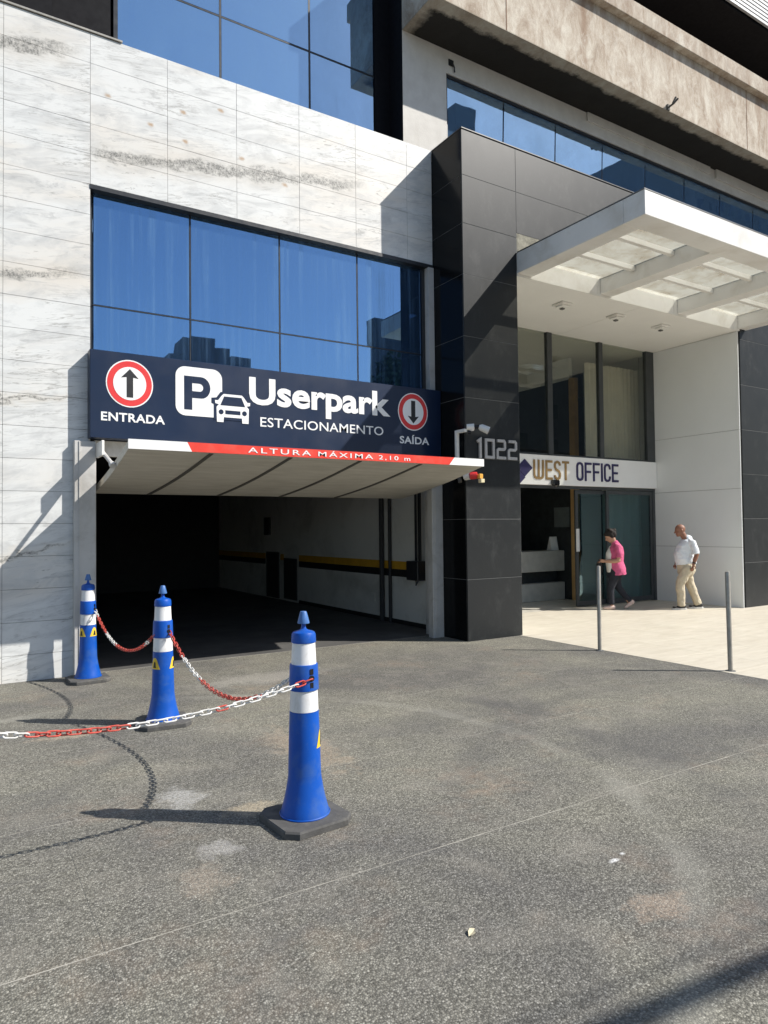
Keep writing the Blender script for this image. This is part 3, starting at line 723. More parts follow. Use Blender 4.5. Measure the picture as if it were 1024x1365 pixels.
# lobby interior
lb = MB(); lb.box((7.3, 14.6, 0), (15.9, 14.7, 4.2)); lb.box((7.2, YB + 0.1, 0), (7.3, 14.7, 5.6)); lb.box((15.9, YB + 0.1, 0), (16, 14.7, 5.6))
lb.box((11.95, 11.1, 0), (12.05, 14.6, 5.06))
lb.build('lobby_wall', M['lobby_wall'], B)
MB().box((7.3, YB + 0.08, 5.56), (15.9, 14.7, 5.62)).build('lobby_ceiling', M['ceiling'], B)
MB().box((7.3, 14.55, 4.2), (15.9, 14.7, 5.56)).box((11.95, 11.1, 5.06), (12.05, 14.55, 5.56)).build('lobby_bulkhead', M['white_wall'], B)
# --- canopy
CX0, CX1, CY0, CZ0, CZ1 = 7.40, 13.9, 5.55, 5.62, 5.945
cn = MB()
cn.bbox((CX0, CY0, CZ0), (CX1, CY0 + 0.33, CZ1), 0.006)
cn.bbox((CX0, CY0 + 0.331, CZ0), (CX0 + 0.31, YP - 0.008, CZ1), 0.006)
can = cn.build('canopy', M['white'], B)
for (a, b) in ((9.30, 9.58), (11.41, 11.69), (13.36, 13.64)):
    MB().bbox((a, CY0 + 0.332, CZ0 + 0.002), (b, YP - 0.008, CZ1 - 0.03), 0.006).build('canopy_beam', M['white'], can)
MB().box((CX0 - 0.006, CY0 - 0.006, CZ1 + 0.001), (CX1, YP - 0.01, CZ1 + 0.012)).v and None
ed = MB(); ed.box((CX0 - 0.006, CY0 - 0.004, CZ1 + 0.001), (CX0 + 0.04, YP - 0.01, CZ1 + 0.014)); ed.box((CX0 + 0.04, CY0 - 0.004, CZ1 + 0.001), (CX1, CY0 + 0.04, CZ1 + 0.014))
ed.build('canopy_flashing', M['grey_frame'], can)
for (a, b) in ((CX0 + 0.312, 9.298), (9.582, 11.408), (11.692, 13.358)):
    for (y0, y1) in ((5.885, 6.46), (6.53, 7.17), (7.24, 7.88)):
        MB().box((a, y0 - 0.03, 5.872), (b, y1 + 0.03, 5.880)).build('canopy_pane', M['poly'], can)
    for yy in (6.46, 7.17):
        MB().bbox((a, yy, 5.79), (b, yy + 0.07, 5.868), 0.004).build('purlin', M['white'], can)
# --- garage opening: jambs, tilting door, interior
jl = MB(); jl.bbox((1.135, 8.555, 0), (1.37, 8.648, 2.715), 0.006)
jl.box((1.185, 8.545, 0), (1.20, 8.556, 2.71)); jl.box((1.325, YF + 0.0, 0), (1.372, YF + 0.25, 2.72))
jl.build('garage_jamb', M['jamb'], B)
jr = MB(); jr.bbox((6.125, 8.47, -0.02), (6.328, 8.60, 2.715), 0.006); jr.box((6.29, 8.601, -0.02), (6.329, 8.9, 2.72)); jr.box((6.18, 8.462, 0), (6.195, 8.471, 2.71))
jr.build('garage_jamb', M['jamb'], B)
MB().box((1.375, YF + 0.26, -0.02), (1.40, YF + 0.9, 2.72)).box((1.373, YF + 0.03, 2.56), (6.28, YF + 0.10, 2.742)).build('garage_lintel', M['jamb'], B)
D0 = (1.462, 7.22, 2.542); D1Y, D1Z = 9.25, 2.19; DX1 = 6.085
def slope(y): return 2.542 + (y - 7.22) / (D1Y - 7.22) * (D1Z - 2.542)
gd = MB()
vs = []
NS = 12
for i in range(NS + 1):
    y = 7.225 + (D1Y - 7.225) * i / NS; zc = slope(y) - 0.03 * math.sin(math.pi * i / NS)
    vs += [(D0[0], y, zc - 0.046), (DX1, y, zc - 0.046), (DX1, y, zc + 0.04), (D0[0], y, zc + 0.04)]
fs = []
for i in range(NS):
    k = 4 * i
    for a, b in ((0, 1), (1, 2), (2, 3), (3, 0)): fs.append((k + a, k + 4 + a, k + 4 + b, k + b))
fs += [(0, 1, 2, 3), (4 * NS + 3, 4 * NS + 2, 4 * NS + 1, 4 * NS)]
gd.add(vs, fs)
gdo = gd.build('garage_door', M['door_lining'], B)
zt, zb, F3 = 2.593, 2.494, 7.205
for (x0, x1, dx0, dx1, mt, nm) in ((1.457, 2.10, 0, -0.05, 'sign_white', 'fascia_board'), (2.10, 5.50, -0.05, 0.083, 'strip_red', 'fascia_tape'), (5.50, 6.09, 0.083, 0, 'sign_white', 'fascia_board')):
    MB().prism_xz([(x0, zb), (x1, zb), (x1 + dx1, zt), (x0 + dx0, zt)], F3, F3 + 0.019).build(nm, M[mt], gdo)
for (tx, x0, x1, z0, z1) in (('ALTURA', 2.72, 3.486, 2.515, 2.574), ('M\u00c1XIMA', 3.58, 4.326, 2.515, 2.585), ('2,10 m', 4.41, 4.876, 2.507, 2.568)):
    text_mesh(tx, x0, x1, z0, z1, F3 - 0.004, F3 + 0.0005, 0.004, 0, 1.3).build('lettering', M['sign_white'], gdo)
for bx in (2.32, 3.25, 4.17, 5.07):
    bt = MB(); vs = []
    for i in range(NS + 1):
        y = 7.245 + (D1Y - 0.01 - 7.245) * i / NS; zc = slope(y) - 0.03 * math.sin(math.pi * i / NS)
        xx = bx - 0.2 * i / NS
        vs += [(xx - 0.022, y, zc - 0.056), (xx + 0.022, y, zc - 0.056), (xx + 0.022, y, zc - 0.045), (xx - 0.022, y, zc - 0.045)]
    bt.add(vs, fs); bt.build('seam_batten', M['batten'], gdo)
am = MB(); am.tube([(1.40, 8.50, 2.63), (1.425, 7.9, 2.40)], 0.022, 8); am.tube([(1.425, 7.9, 2.40), (1.43, 7.86, 2.37)], 0.035, 8)
am.build('door_arm', M['jamb'], gdo)
am = MB(); am.bbox((1.37, 8.2, 2.52), (1.40, 8.55, 2.69), 0.004); am.build('door_bracket', M['camera_white'], gdo)
# garage walls
gw = MB(); gw.box((6.60, 8.9, -0.1), (6.75, 20, 2.9)); gw.box((6.331, 8.66, -0.1), (6.60, 8.9, 2.9))
gwo = gw.build('garage_wall', M['garage_wall'], B)
MB().box((6.594, 8.95, 0.95), (6.5985, 14.3, 1.09)).box((6.594, 15.16, 0.95), (6.5985, 15.35, 1.09)).box((6.594, 16.3, 0.95), (6.5985, 20, 1.09)).build('yellow_stripe', M['yellow_band'], gwo)
MB().box((6.594, 8.95, 0.82), (6.5985, 14.3, 0.949)).box((6.594, 16.3, 0.82), (6.5985, 20, 0.949)).build('black_stripe', M['black_band'], gwo)
MB().box((6.57, 15.42, 0.02), (6.597, 16.18, 1.13)).build('panel_door', M['garage_dark'], gwo)
MB().box((6.57, 14.40, 0.05), (6.597, 15.10, 1.00)).build('panel_door', M['garage_dark'], gwo)
MB().box((6.56, 15.95, 1.55), (6.597, 16.30, 1.98)).build('meter_box', M['garage_dark'], gwo)
MB().bbox((6.585, 10.95, 0.33), (6.598, 11.15, 0.47), 0.003).build('socket_plate', M['garage_wall'], gwo)
pp = MB(); pp.tube([(6.54, 10.62, 0), (6.54, 10.62, 2.85)], 0.045, 12); pp.build('drain_pipe', M['garage_dark'], gwo, smooth=True)
pp = MB(); pp.tube([(6.55, 10.36, 0), (6.55, 10.36, 2.85)], 0.03, 12); pp.build('drain_pipe', M['garage_dark'], gwo, smooth=True)
MB().box((6.588, 8.95, -0.02), (6.5995, 14.3, 0.07)).build('skirting', M['black_band'], gwo)
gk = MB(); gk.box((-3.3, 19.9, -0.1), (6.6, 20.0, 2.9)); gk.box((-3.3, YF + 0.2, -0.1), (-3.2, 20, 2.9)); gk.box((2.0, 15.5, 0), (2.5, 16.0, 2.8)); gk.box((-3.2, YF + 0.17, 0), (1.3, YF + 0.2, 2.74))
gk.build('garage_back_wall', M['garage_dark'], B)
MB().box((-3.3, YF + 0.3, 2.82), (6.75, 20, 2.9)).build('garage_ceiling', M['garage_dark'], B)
mo = MB(); mo.bbox((6.40, 9.28, 0.80), (6.59, 9.62, 1.12), 0.01); mo.box((6.46, 9.30, 1.12), (6.50, 9.34, 2.7)); mo.box((6.52, 9.50, 1.12), (6.55, 9.53, 2.7)); mo.tube([(6.5, 9.4, 0.8), (6.46, 9.42, 0.72), (6.52, 9.5, 0.71), (6.56, 9.56, 0.8)], 0.012, 6)
mo.build('door_motor', M['black_metal'], B)
# roof mass keeping daylight out of the rooms
MB().box((-3.4, YF + 0.17, 5.80), (1.6, YF + 0.35, 7.5)).build('backing_wall', M['joint_dark'], B)
MB().box((-3.3, 9.5, 13.5), (24, 22, 14.5)).build('roof', M['dark_panel'], B)
MB().box((5.75, YF + 1.6, 5.6), (22, YF + 1.7, 13.5)).box((-3.3, YU + 0.5, 5.8), (5.75, YU + 0.6, 13.5)).build('inner_wall', M['dark_panel'], B)

# ------------------------------------------------------------------ signs
YS = 8.48
ps = empty('parking_sign', (3.9, YS, 2.75), 0, 'long navy parking sign with white lettering over the garage door', 'sign')
sb = MB(); sb.bbox((1.29, YS, 2.75), (6.322, YF - 0.005, 3.78), 0.006); sb.build('sign_board', M['navy'], ps)
F0, F1, F2 = YS - 0.004, YS - 0.0005, YS - 0.008
def roundel(cx, cz, rx, down):
    z_ = lambda pts: [(cx + (x - cx) * 0.95, cz + (z - cz)) for x, z in pts]
    MB().prism_xz(z_(disc(cx, cz, 0.283)), F0, F1).build('roundel_rim', M['sign_white'], ps)
    MB().prism_xz(z_(disc(cx, cz, 0.268)), F0 - 0.002, F0 - 0.0003).build('roundel_ring', M['sign_red'], ps)
    MB().prism_xz(z_(disc(cx, cz, 0.198)), F0 - 0.004, F0 - 0.0023).build('roundel_face', M['sign_white'], ps)
    k = -1 if down else 1
    a = [(-0.037, -0.165), (0.037, -0.165), (0.037, 0.075), (0.10, 0.065), (0.0, 0.175), (-0.10, 0.065), (-0.037, 0.075)]
    MB().prism_xz([(cx + x, cz + k * z) for x, z in a], F0 - 0.006, F0 - 0.0043).build('arrow', M['sign_black'], ps)
roundel(1.732, 3.415, 0, False); roundel(5.80, 3.41, 0, True)
text_mesh('ENTRADA', 1.411, 2.14, 2.957, 3.06, F0, F1, 0.022, 0, 1.05).build('lettering', M['sign_white'], ps)
text_mesh('SA\u00cdDA', 5.558, 6.09, 2.925, 3.062, F0, F1, 0.022, 0, 1.05).build('lettering', M['sign_white'], ps)
text_mesh('Userpark', 3.22, 5.395, 3.195, 3.662, F0, F1, 0.030, 0, 1.0).build('lettering', M['sign_white'], ps)
text_mesh('ESTACIONAMENTO', 3.372, 5.272, 3.02, 3.145, F0, F1, 0.004, 0, 1.03).build('lettering', M['sign_white'], ps)
def rrect(x0, x1, z0, z1, r, n=6, br=True):
    o = []
    for (cx, cz, a0, on) in ((x1 - r, z1 - r, 0, 1), (x0 + r, z1 - r, 90, 1), (x0 + r, z0 + r, 180, 1), (x1 - r, z0 + r, 270, br)):
        if on: o += [(cx + r * math.cos(R(a0 + 90 * k / n)), cz + r * math.sin(R(a0 + 90 * k / n))) for k in range(n + 1)]
        else: o.append((x1, z0))
    return o
MB().prism_xz(rrect(2.27, 2.858, 3.09, 3.70, 0.12, 6, False), F0, F1).build('logo_square', M['sign_white'], ps)
pl = MB(); pl.prism_xz([(2.375, 3.165), (2.475, 3.165), (2.475, 3.585), (2.375, 3.585)], F0 - 0.002, F0 - 0.0003)
outer = [(2.4755, 3.585)] + [(2.59 + 0.115 * math.sin(R(a)) , 3.45 + 0.135 * math.cos(R(a))) for a in range(0, 181, 15)] + [(2.4755, 3.315)]
inner = [(2.4755, 3.50)] + [(2.565 + 0.05 * math.sin(R(a)), 3.45 + 0.05 * math.cos(R(a))) for a in range(0, 181, 15)] + [(2.4755, 3.40)]
n = len(outer); pl.add([(x, F0 - 0.002, z) for x, z in outer] + [(x, F0 - 0.002, z) for x, z in inner], [(i, n + i, n + i + 1, i + 1) for i in range(n - 1)])
pl.build('letter_mark', M['navy'], ps)
car = MB(); ccx, cz0 = 2.998, 3.04
halo = [(-0.235, 0.03), (-0.235, 0.22), (-0.265, 0.235), (-0.265, 0.30), (-0.2, 0.31), (-0.145, 0.385), (0.145, 0.385), (0.2, 0.31), (0.265, 0.30), (0.265, 0.235), (0.235, 0.22), (0.235, 0.03)]
MB().prism_xz([(ccx + x * 1.0 - 0.015, cz0 + z) for x, z in halo], F0 - 0.0025, F0 - 0.0005).build('car_outline', M['navy'], ps)
body = [(-0.21, 0.0), (-0.125, 0.0), (-0.12, 0.065), (0.12, 0.065), (0.125, 0.0), (0.21, 0.0), (0.215, 0.19), (0.185, 0.225), (0.23, 0.235), (0.235, 0.275), (0.195, 0.275), (0.145, 0.34), (0.12, 0.362), (-0.12, 0.362), (-0.145, 0.34), (-0.195, 0.275), (-0.235, 0.275), (-0.23, 0.235), (-0.185, 0.225), (-0.215, 0.19)]
MB().prism_xz([(ccx + x, cz0 + z) for x, z in body], F2 + 0.001, F2 + 0.0015).build('car_symbol', M['sign_white'], ps)
wm = MB(); wm.prism_xz([(ccx + x, cz0 + z) for x, z in [(-0.165, 0.215), (0.165, 0.215), (0.115, 0.33), (-0.115, 0.33)]], F2 - 0.001, F2 + 0.0007)
wm.prism_xz([(ccx + x, cz0 + z) for x, z in [(-0.10, 0.105), (0.10, 0.105), (0.10, 0.155), (-0.10, 0.155)]], F2 - 0.001, F2 + 0.0007)
for k in (-1, 1): wm.prism_xz(disc(ccx + k * 0.155, cz0 + 0.13, 0.032, 16), F2 - 0.001, F2 + 0.0007)
wm.build('car_window', M['navy'], ps)

ws = empty('office_sign', (10.4, YB, 2.5), 0, 'white fascia sign over the doors reading WEST OFFICE in gold and navy', 'sign')
MB().bbox((7.425, YB - 0.06, 2.50), (13.34, YB + 0.02, 3.09), 0.004).build('sign_board', M['sign_white'], ws)
y0, y1 = YB - 0.078, YB - 0.061
def letters(txt, x, z0, h, w, mat, st=0.042, gap=0.062):
    z1 = z0 + h
    for ch in txt:
        mb = MB(); r = 0.06; a, b = x + st / 2, x + w - st / 2; lo, hi = z0 + st / 2, z1 - st / 2; c = (lo + hi) / 2
        if ch == 'W':
            b = a + w * 1.28; m_ = (a + b) / 2
            mb.stroke([(a, z1), (a, lo + r), (a + r * .3, lo + r * .3), (a + r, lo), (b - r, lo), (b - r * .3, lo + r * .3), (b, lo + r), (b, z1)], st, y0, y1)
            mb.stroke([(m_, lo + st / 2 + 0.001), (m_, z1)], st, y0, y1); x += w * 0.28 + st
        elif ch in 'EF':
            if ch == 'E': mb.stroke([(b + st / 2, lo), (a, lo), (a, hi), (b + st / 2, hi)], st, y0, y1)
            else: mb.stroke([(a, z0), (a, hi), (b + st / 2, hi)], st, y0, y1)
            mb.stroke([(a + st / 2 + 0.001, c), (b, c)], st, y0, y1)
        elif ch == 'S':
            mb.stroke([(b, hi - r * 1.2), (b, hi - r), (b - r * .3, hi - r * .3), (b - r, hi), (a + r, hi), (a + r * .3, hi - r * .3), (a, hi - r), (a, c + r * 1.1), (a + r * .5, c + r * .3), (b - r * .5, c - r * .3), (b, c - r * 1.1), (b, lo + r), (b - r * .3, lo + r * .3), (b - r, lo), (a + r, lo), (a + r * .3, lo + r * .3), (a, lo + r), (a, lo + r * 1.2)], st, y0, y1)
        elif ch == 'T':
            mb.stroke([(x, hi), (x + w, hi)], st, y0, y1); mb.stroke([((a + b) / 2, z0), ((a + b) / 2, hi - st / 2 - 0.001)], st, y0, y1)
        elif ch == 'O':
            mb.stroke([(a, lo + r), (a + r * .3, lo + r * .3), (a + r, lo), (b - r, lo), (b - r * .3, lo + r * .3), (b, lo + r), (b, hi - r), (b - r * .3, hi - r * .3), (b - r, hi), (a + r, hi), (a + r * .3, hi - r * .3), (a, hi - r)], st, y0, y1, True)
        elif ch == 'C':
            mb.stroke([(b, lo + r * 1.6), (b, lo + r), (b - r * .3, lo + r * .3), (b - r, lo), (a + r, lo), (a + r * .3, lo + r * .3), (a, lo + r), (a, hi - r), (a + r * .3, hi - r * .3), (a + r, hi), (b - r, hi), (b - r * .3, hi - r * .3), (b, hi - r), (b, hi - r * 1.6)], st, y0, y1)
        elif ch == 'I':
            mb.stroke([(a, z0), (a, z1)], st, y0, y1); x -= w - st
        mb.build('letter', mat, ws); x += w + gap
letters('WEST', 9.56, 2.605, 0.385, 0.185, M['gold'], 0.045, 0.048)
letters('OFFICE', 10.76, 2.605, 0.385, 0.20, M['navy_letter'], 0.045, 0.047)
MB().prism_xz([(9.33 + a, 2.82 + b) for a, b in ((-0.2, 0), (0, -0.17), (0.2, 0), (0, 0.17))], y0, y1).build('logo_mark', M['navy_letter'], ws)
MB().prism_xz([(9.18 + a, 2.63 + b) for a, b in ((-0.14, 0), (0, -0.12), (0.14, 0), (0, 0.12))], y0 - 0.02, y1 - 0.018).build('logo_mark', M['navy_letter'], ws)

hn = empty('house_number', (6.9, YP, 2.69), 0, 'grey metal digits 1022 fixed to the black granite pillar', 'house number')
y0, y1 = YP - 0.03, YP - 0.002
def digit(ch, x, w, z0=2.695, h=0.30, st=0.042):
    mb = MB(); a, b = x + st / 2, x + w - st / 2; lo, hi = z0 + st / 2, z0 + h - st / 2; c = (lo + hi) / 2
    if ch == '1': mb.stroke([(b, z0), (b, hi), (b - 0.055, hi - 0.035)], st, y0, y1)
    if ch == '0': mb.stroke([(a, lo), (b, lo), (b, hi), (a, hi)], st, y0, y1, True)
    if ch == '2': mb.stroke([(a, hi), (b - 0.02, hi), (b, hi - 0.02), (b, c + 0.02), (b - 0.02, c), (a + 0.02, c), (a, c - 0.02), (a, lo), (b + st / 2, lo)], st, y0, y1)
    mb.build('digit', M['number'], hn)
digit('1', 6.475, 0.14); digit('0', 6.68, 0.19); digit('2', 6.905, 0.19); digit('2', 7.13, 0.19)

# ------------------------------------------------------------------ cameras, beacon, downlights on the building
cc = empty('security_camera', (6.26, 8.0, 2.3), 0, 'white twin security camera on a tall bracket beside the number 1022', 'camera')
pb = MB(); pb.bbox((6.235, 7.985, 2.50), (6.285, 8.035, 3.10), 0.005); pb.bbox((6.235, 7.80, 3.055), (6.285, 7.984, 3.10), 0.004); pb.box((6.285, 7.99, 2.54), (6.329, 8.03, 2.60))
pb.build('bracket', M['camera_white'], cc)
c1 = MB(); c1.tube([(6.285, 7.81, 3.125), (6.37, 7.745, 3.125)], [0.044, 0.05], 14); c1.tube([(6.345, 7.765, 3.07), (6.345, 7.765, 3.12)], [0.03, 0.045], 12); c1.build('camera_head', M['camera_white'], cc, smooth=True)
c2 = MB(); c2.tube([(6.425, 7.70, 3.125), (6.45, 7.68, 3.115), (6.535, 7.615, 3.065)], [0.03, 0.05, 0.056], 14); c2.build('camera_head', M['camera_white'], cc, smooth=True)
l1 = MB(); l1.tube([(6.535, 7.615, 3.065), (6.545, 7.607, 3.059)], [0.046, 0.03], 12); l1.build('camera_lens', M['lens'], cc, smooth=True)
l1 = MB(); l1.tube([(6.37, 7.745, 3.125), (6.425, 7.70, 3.125)], [0.026, 0.026], 10); l1.tube([(6.30, 7.80, 3.05), (6.335, 7.77, 3.045)], [0.026, 0.026], 10); l1.build('camera_joint', M['lens'], cc, smooth=True)
bc = empty('warning_beacon', (6.33, 8.1, 2.33), 0, 'small red and amber exit beacon on an arm under the garage door corner', 'beacon')
bm = MB(); bm.tube([(6.33, 8.25, 2.47), (6.28, 8.0, 2.44), (6.30, 7.86, 2.42)], 0.022, 8); bm.tube([(6.28, 8.0, 2.44), (6.27, 7.96, 2.33)], 0.03, 8); bm.build('arm', M['batten'], bc)
MB().tube([(6.29, 7.88, 2.41), (6.33, 7.80, 2.42)], [0.055, 0.06], 12).build('beacon_body', M['camera_white'], bc, smooth=True)
MB().tube([(6.33, 7.80, 2.42), (6.40, 7.73, 2.42)], [0.058, 0.05], 12).build('red_lens', M['sign_red'], bc, smooth=True)
MB().bbox((6.39, 7.66, 2.37), (6.46, 7.73, 2.44), 0.008).build('amber_lens', M['amber'], bc)
MB().bbox((6.40, 7.64, 2.31), (6.47, 7.71, 2.366), 0.006).build('bulb_cover', plain('cream_lens', (0.7, 0.62, 0.4), 0.4), bc)
ds = MB(); ds.bbox((10.02, YB - 0.16, 2.49), (10.20, YB - 0.062, 2.60), 0.02); ds.tube([(10.11, YB - 0.12, 2.49), (10.11, YB - 0.12, 2.455)], [0.06, 0.03], 10)
tag(ds.build('door_sensor', M['lens']), 'small black motion sensor on the lower edge of the WEST OFFICE sign', 'sensor')
dl0 = empty('ceiling_light', (9.01, 8.49, 5.545), 0, 'square porch downlight nearest the black granite pillar', 'ceiling light', 'downlights in the porch ceiling')
MB().bbox((-0.13, -0.13, 0.0), (0.13, 0.13, 0.034), 0.008).build('light_frame', M['white'], dl0, local=True)
MB().bbox((-0.085, -0.085, -0.035), (0.085, 0.085, -0.001), 0.008).build('diffuser', M['ceiling'], dl0, local=True)
MB().bbox((-0.02, -0.02, -0.06), (0.05, 0.05, -0.036), 0.006).build('sensor_head', M['shadow_gap'], dl0, local=True)
for (xx, lab) in ((10.39, 'square porch downlight between two others on the white ceiling'), (11.70, 'square porch downlight nearest the white side wall')):
    c = dl0.copy(); c.location = (xx, 8.47, 5.545); c['label'] = lab; COL.objects.link(c)
    for ch in list(dl0.children):
        k = ch.copy(); k.parent = c; COL.objects.link(k)

# ------------------------------------------------------------------ lobby contents
tag(curtain_mesh(11.80, 12.25, 3.0, 5.3, 10.45, 0.045, 0.13, 5).build('curtain', M['curtain'], smooth='all'), 'narrow beige curtain beside the gold post behind the porch glass', 'curtain')
tag(curtain_mesh(12.4, 13.9, 3.0, 5.3, 10.45, 0.045, 0.13, 6).build('curtain', M['curtain'], smooth='all'), 'wide beige pleated curtain behind the porch glass next to the white wall', 'curtain')
tag(curtain_mesh(12.15, 14.2, 0.05, 2.5, 10.3, 0.09, 0.26, 9).build('curtain', M['curtain'], smooth='all'), 'long curtain hanging behind the dark teal sliding doors', 'curtain')
wp = MB(); wp.bbox((11.93, 10.95, 0), (12.08, 11.1, 5.08), 0.006); tag(wp.build('wooden_post', M['wood']), 'tall gold wooden post standing in the lobby', 'post')
rd = empty('reception_desk', (9.9, 11.4, 0), 0, 'grey reception desk with a dark recess seen through the open entrance', 'desk')
MB().bbox((7.5, 11.3, 0.66), (11.92, 11.9, 1.12), 0.008).build('counter', M['desk'], rd)
MB().box((7.6, 11.5, 0.40), (11.9, 11.8, 0.66)).build('recess', M['lobby_wall'], rd)
MB().bbox((7.5, 11.3, 0.0), (11.92, 11.9, 0.40), 0.008).build('plinth', M['desk'], rd)
pn = MB(); pn.box((11.935, 11.15, 1.66), (11.947, 11.62, 2.12))
np_ = tag(pn.build('notice_board', plain('dim_paper', (0.10, 0.12, 0.12), 0.7)), 'dim framed notice hung on the dark lobby wall', 'notice')
fr = MB(); fr.add([(11.66, 11.45, 1.122), (11.86, 11.42, 1.122), (11.88, 11.50, 1.44), (11.68, 11.53, 1.44), (11.66, 11.60, 1.122), (11.86, 11.60, 1.122)], [(0, 1, 2, 3), (2, 1, 5), (0, 3, 4), (3, 2, 5, 4)])
tag(fr.build('brochure_stand', M['paper']), 'white brochure stand on the reception desk', 'brochure stand')

# ------------------------------------------------------------------ steel bollards at the edge of the cream floor
def bollard(x, y, tilt, label):
    r = empty('bollard', (x, y, 0), 0, label, 'bollard', 'steel bollards along the entrance floor'); r.rotation_euler = tilt
    MB().lathe([(0.0265, 0.0), (0.0265, 1.118), (0.023, 1.128), (0.010, 1.131)], n=24).build('tube', M['steel'], r, smooth=True, local=True)
    MB().lathe([(0.055, -0.004), (0.055, 0.006), (0.032, 0.010)], n=24).build('base_collar', M['grey_frame'], r, smooth=True, local=True)
    return r
bollard(7.30, 6.32, (0.0, 0.003, 0), 'thin steel bollard in front of the woman in pink')
bollard(7.46, 4.59, (0.004, -0.022, 0), 'thin steel bollard leaning slightly, on the street side of the other bollard')

# ------------------------------------------------------------------ blue delineator posts and chains
def body_r(z):
    prof = [(0.045, 0.139), (0.07, 0.134), (0.09, 0.128), (0.13, 0.117), (0.183, 0.106), (0.245, 0.0955), (0.27, 0.0935), (0.45, 0.0885), (0.625, 0.083), (0.74, 0.0775), (0.89, 0.0725), (1.01, 0.066)]
    for (a, ra), (b, rb_) in zip(prof, prof[1:]):
        if z <= b: return ra + (rb_ - ra) * (z - a) / (b - a)
    return prof[-1][1]
def patch(mb, az, z0, poly, off):
    """flat polygon (arc length, height) wrapped on the tapered body, offset outwards"""
    def P(u, h, o):
        r = body_r(z0 + h) + o; a = az + u / body_r(z0 + h); return (r * math.cos(a), r * math.sin(a), z0 + h)
    # split into vertical strips so it bends with the surface
    us = sorted(set([round(p[0], 4) for p in poly])); lo, hi = us[0], us[-1]; N = 8
    def span(u):
        zs_ = []
        for i in range(len(poly)):
            (a, ha), (b, hb) = poly[i], poly[(i + 1) % len(poly)]
            if a != b and min(a, b) - 1e-9 <= u <= max(a, b) + 1e-9: zs_.append(ha + (hb - ha) * (u - a) / (b - a))
        return min(zs_), max(zs_)
    vs = []; 
    for i in range(N + 1):
        u = lo + (hi - lo) * (i / N * 0.998 + 0.001); a, b = span(u); vs += [P(u, a, off), P(u, b, off)]
    mb.add(vs, [(2 * i, 2 * i + 2, 2 * i + 3, 2 * i + 1) for i in range(N)])
_pm = {}
def post(x, y, rz, stickers, label):
    r = empty('delineator_post', (x, y, 0), rz, label, 'traffic post', 'blue delineator posts joined by plastic chain')
    def part(name, fn, mat, smooth=True, local_key=None):
        k = local_key or name
        if k not in _pm:
            mb = MB(); fn(mb); _pm[k] = mb.mesh(name, mat, smooth)
        o = bpy.data.objects.new(name, _pm[k]); o.parent = r; COL.objects.link(o); return o
    def base(mb):
        a, c = 0.212, 0.058
        ring = lambda s, z: [(s * p, s * q, z) for p, q in ((a - c, -a), (a, -a + c), (a, a - c), (a - c, a), (-a + c, a), (-a, a - c), (-a, -a + c), (-a + c, -a))]
        rings = [ring(1, 0.002), ring(1, 0.032), ring(0.97, 0.042), ring(0.72, 0.046)]
        vs = sum(rings, []); fs = [tuple(range(8))[::-1]]
        for i in range(3): fs += [(i * 8 + k, i * 8 + (k + 1) % 8, (i + 1) * 8 + (k + 1) % 8, (i + 1) * 8 + k) for k in range(8)]
        fs.append(tuple(range(24, 32))); mb.add(vs, fs)
    part('rubber_base', base, M['rubber'], False)
    def bodyf(mb):
        mb.lathe([(body_r(z), z) for z in (0.045, 0.058, 0.07, 0.09, 0.11, 0.135, 0.16, 0.19, 0.22, 0.245, 0.27, 0.36, 0.45, 0.54, 0.624)], n=40)
        mb.lathe([(body_r(0.624) - 0.004, 0.6245), (body_r(1.0) - 0.004, 1.008)], n=40)
        mb.lathe([(0.142, 0.0445), (0.144, 0.052), (0.1395, 0.056)], n=40, cap=False)
    part('body', bodyf, M['blue_plastic'])
    part('white_band', lambda mb: mb.lathe([(body_r(0.626) - 0.001, 0.626), (body_r(0.742), 0.742)], n=40), M['reflective'], True, 'wb1')
    part('white_band', lambda mb: mb.lathe([(body_r(0.888) - 0.001, 0.888), (body_r(1.009), 1.009)], n=40), M['reflective'], True, 'wb2')
    part('sleeve', lambda mb: mb.lathe([(0.074, 0.741), (0.0835, 0.744), (0.0845, 0.75), (0.0805, 0.882), (0.079, 0.888), (0.070, 0.890)], n=40), M['blue_plastic'])
    part('cap', lambda mb: mb.lathe([(0.064, 1.008), (0.070, 1.011), (0.071, 1.018), (0.069, 1.055), (0.063, 1.068), (0.05, 1.074), (0.028, 1.080), (0.016, 1.088), (0.013, 1.10), (0.013, 1.118)], n=32), M['blue_plastic'])
    part('finial', lambda mb: mb.lathe([(0.013, 1.117), (0.034, 1.118), (0.0345, 1.124), (0.020, 1.180), (0.017, 1.186), (0.004, 1.187)], n=20), M['cap_plastic'])
    for (az, zz) in stickers:
        mb = MB(); patch(mb, az - rz, zz, [(-0.055, 0.0), (0.055, 0.0), (0.047, 0.02), (0.02, 0.095), (-0.02, 0.095), (-0.047, 0.02)], 0.0015)
        st = mb.build('sticker', M['yellow'], r, local=True)
        mb = MB(); patch(mb, az - rz, zz + 0.012, [(-0.017, 0.0), (0.020, 0.0), (0.011, 0.022), (0.014, 0.045), (-0.003, 0.052), (-0.010, 0.03)], 0.003)
        mb.build('warning_symbol', M['sign_black'], st, local=True)
    return r
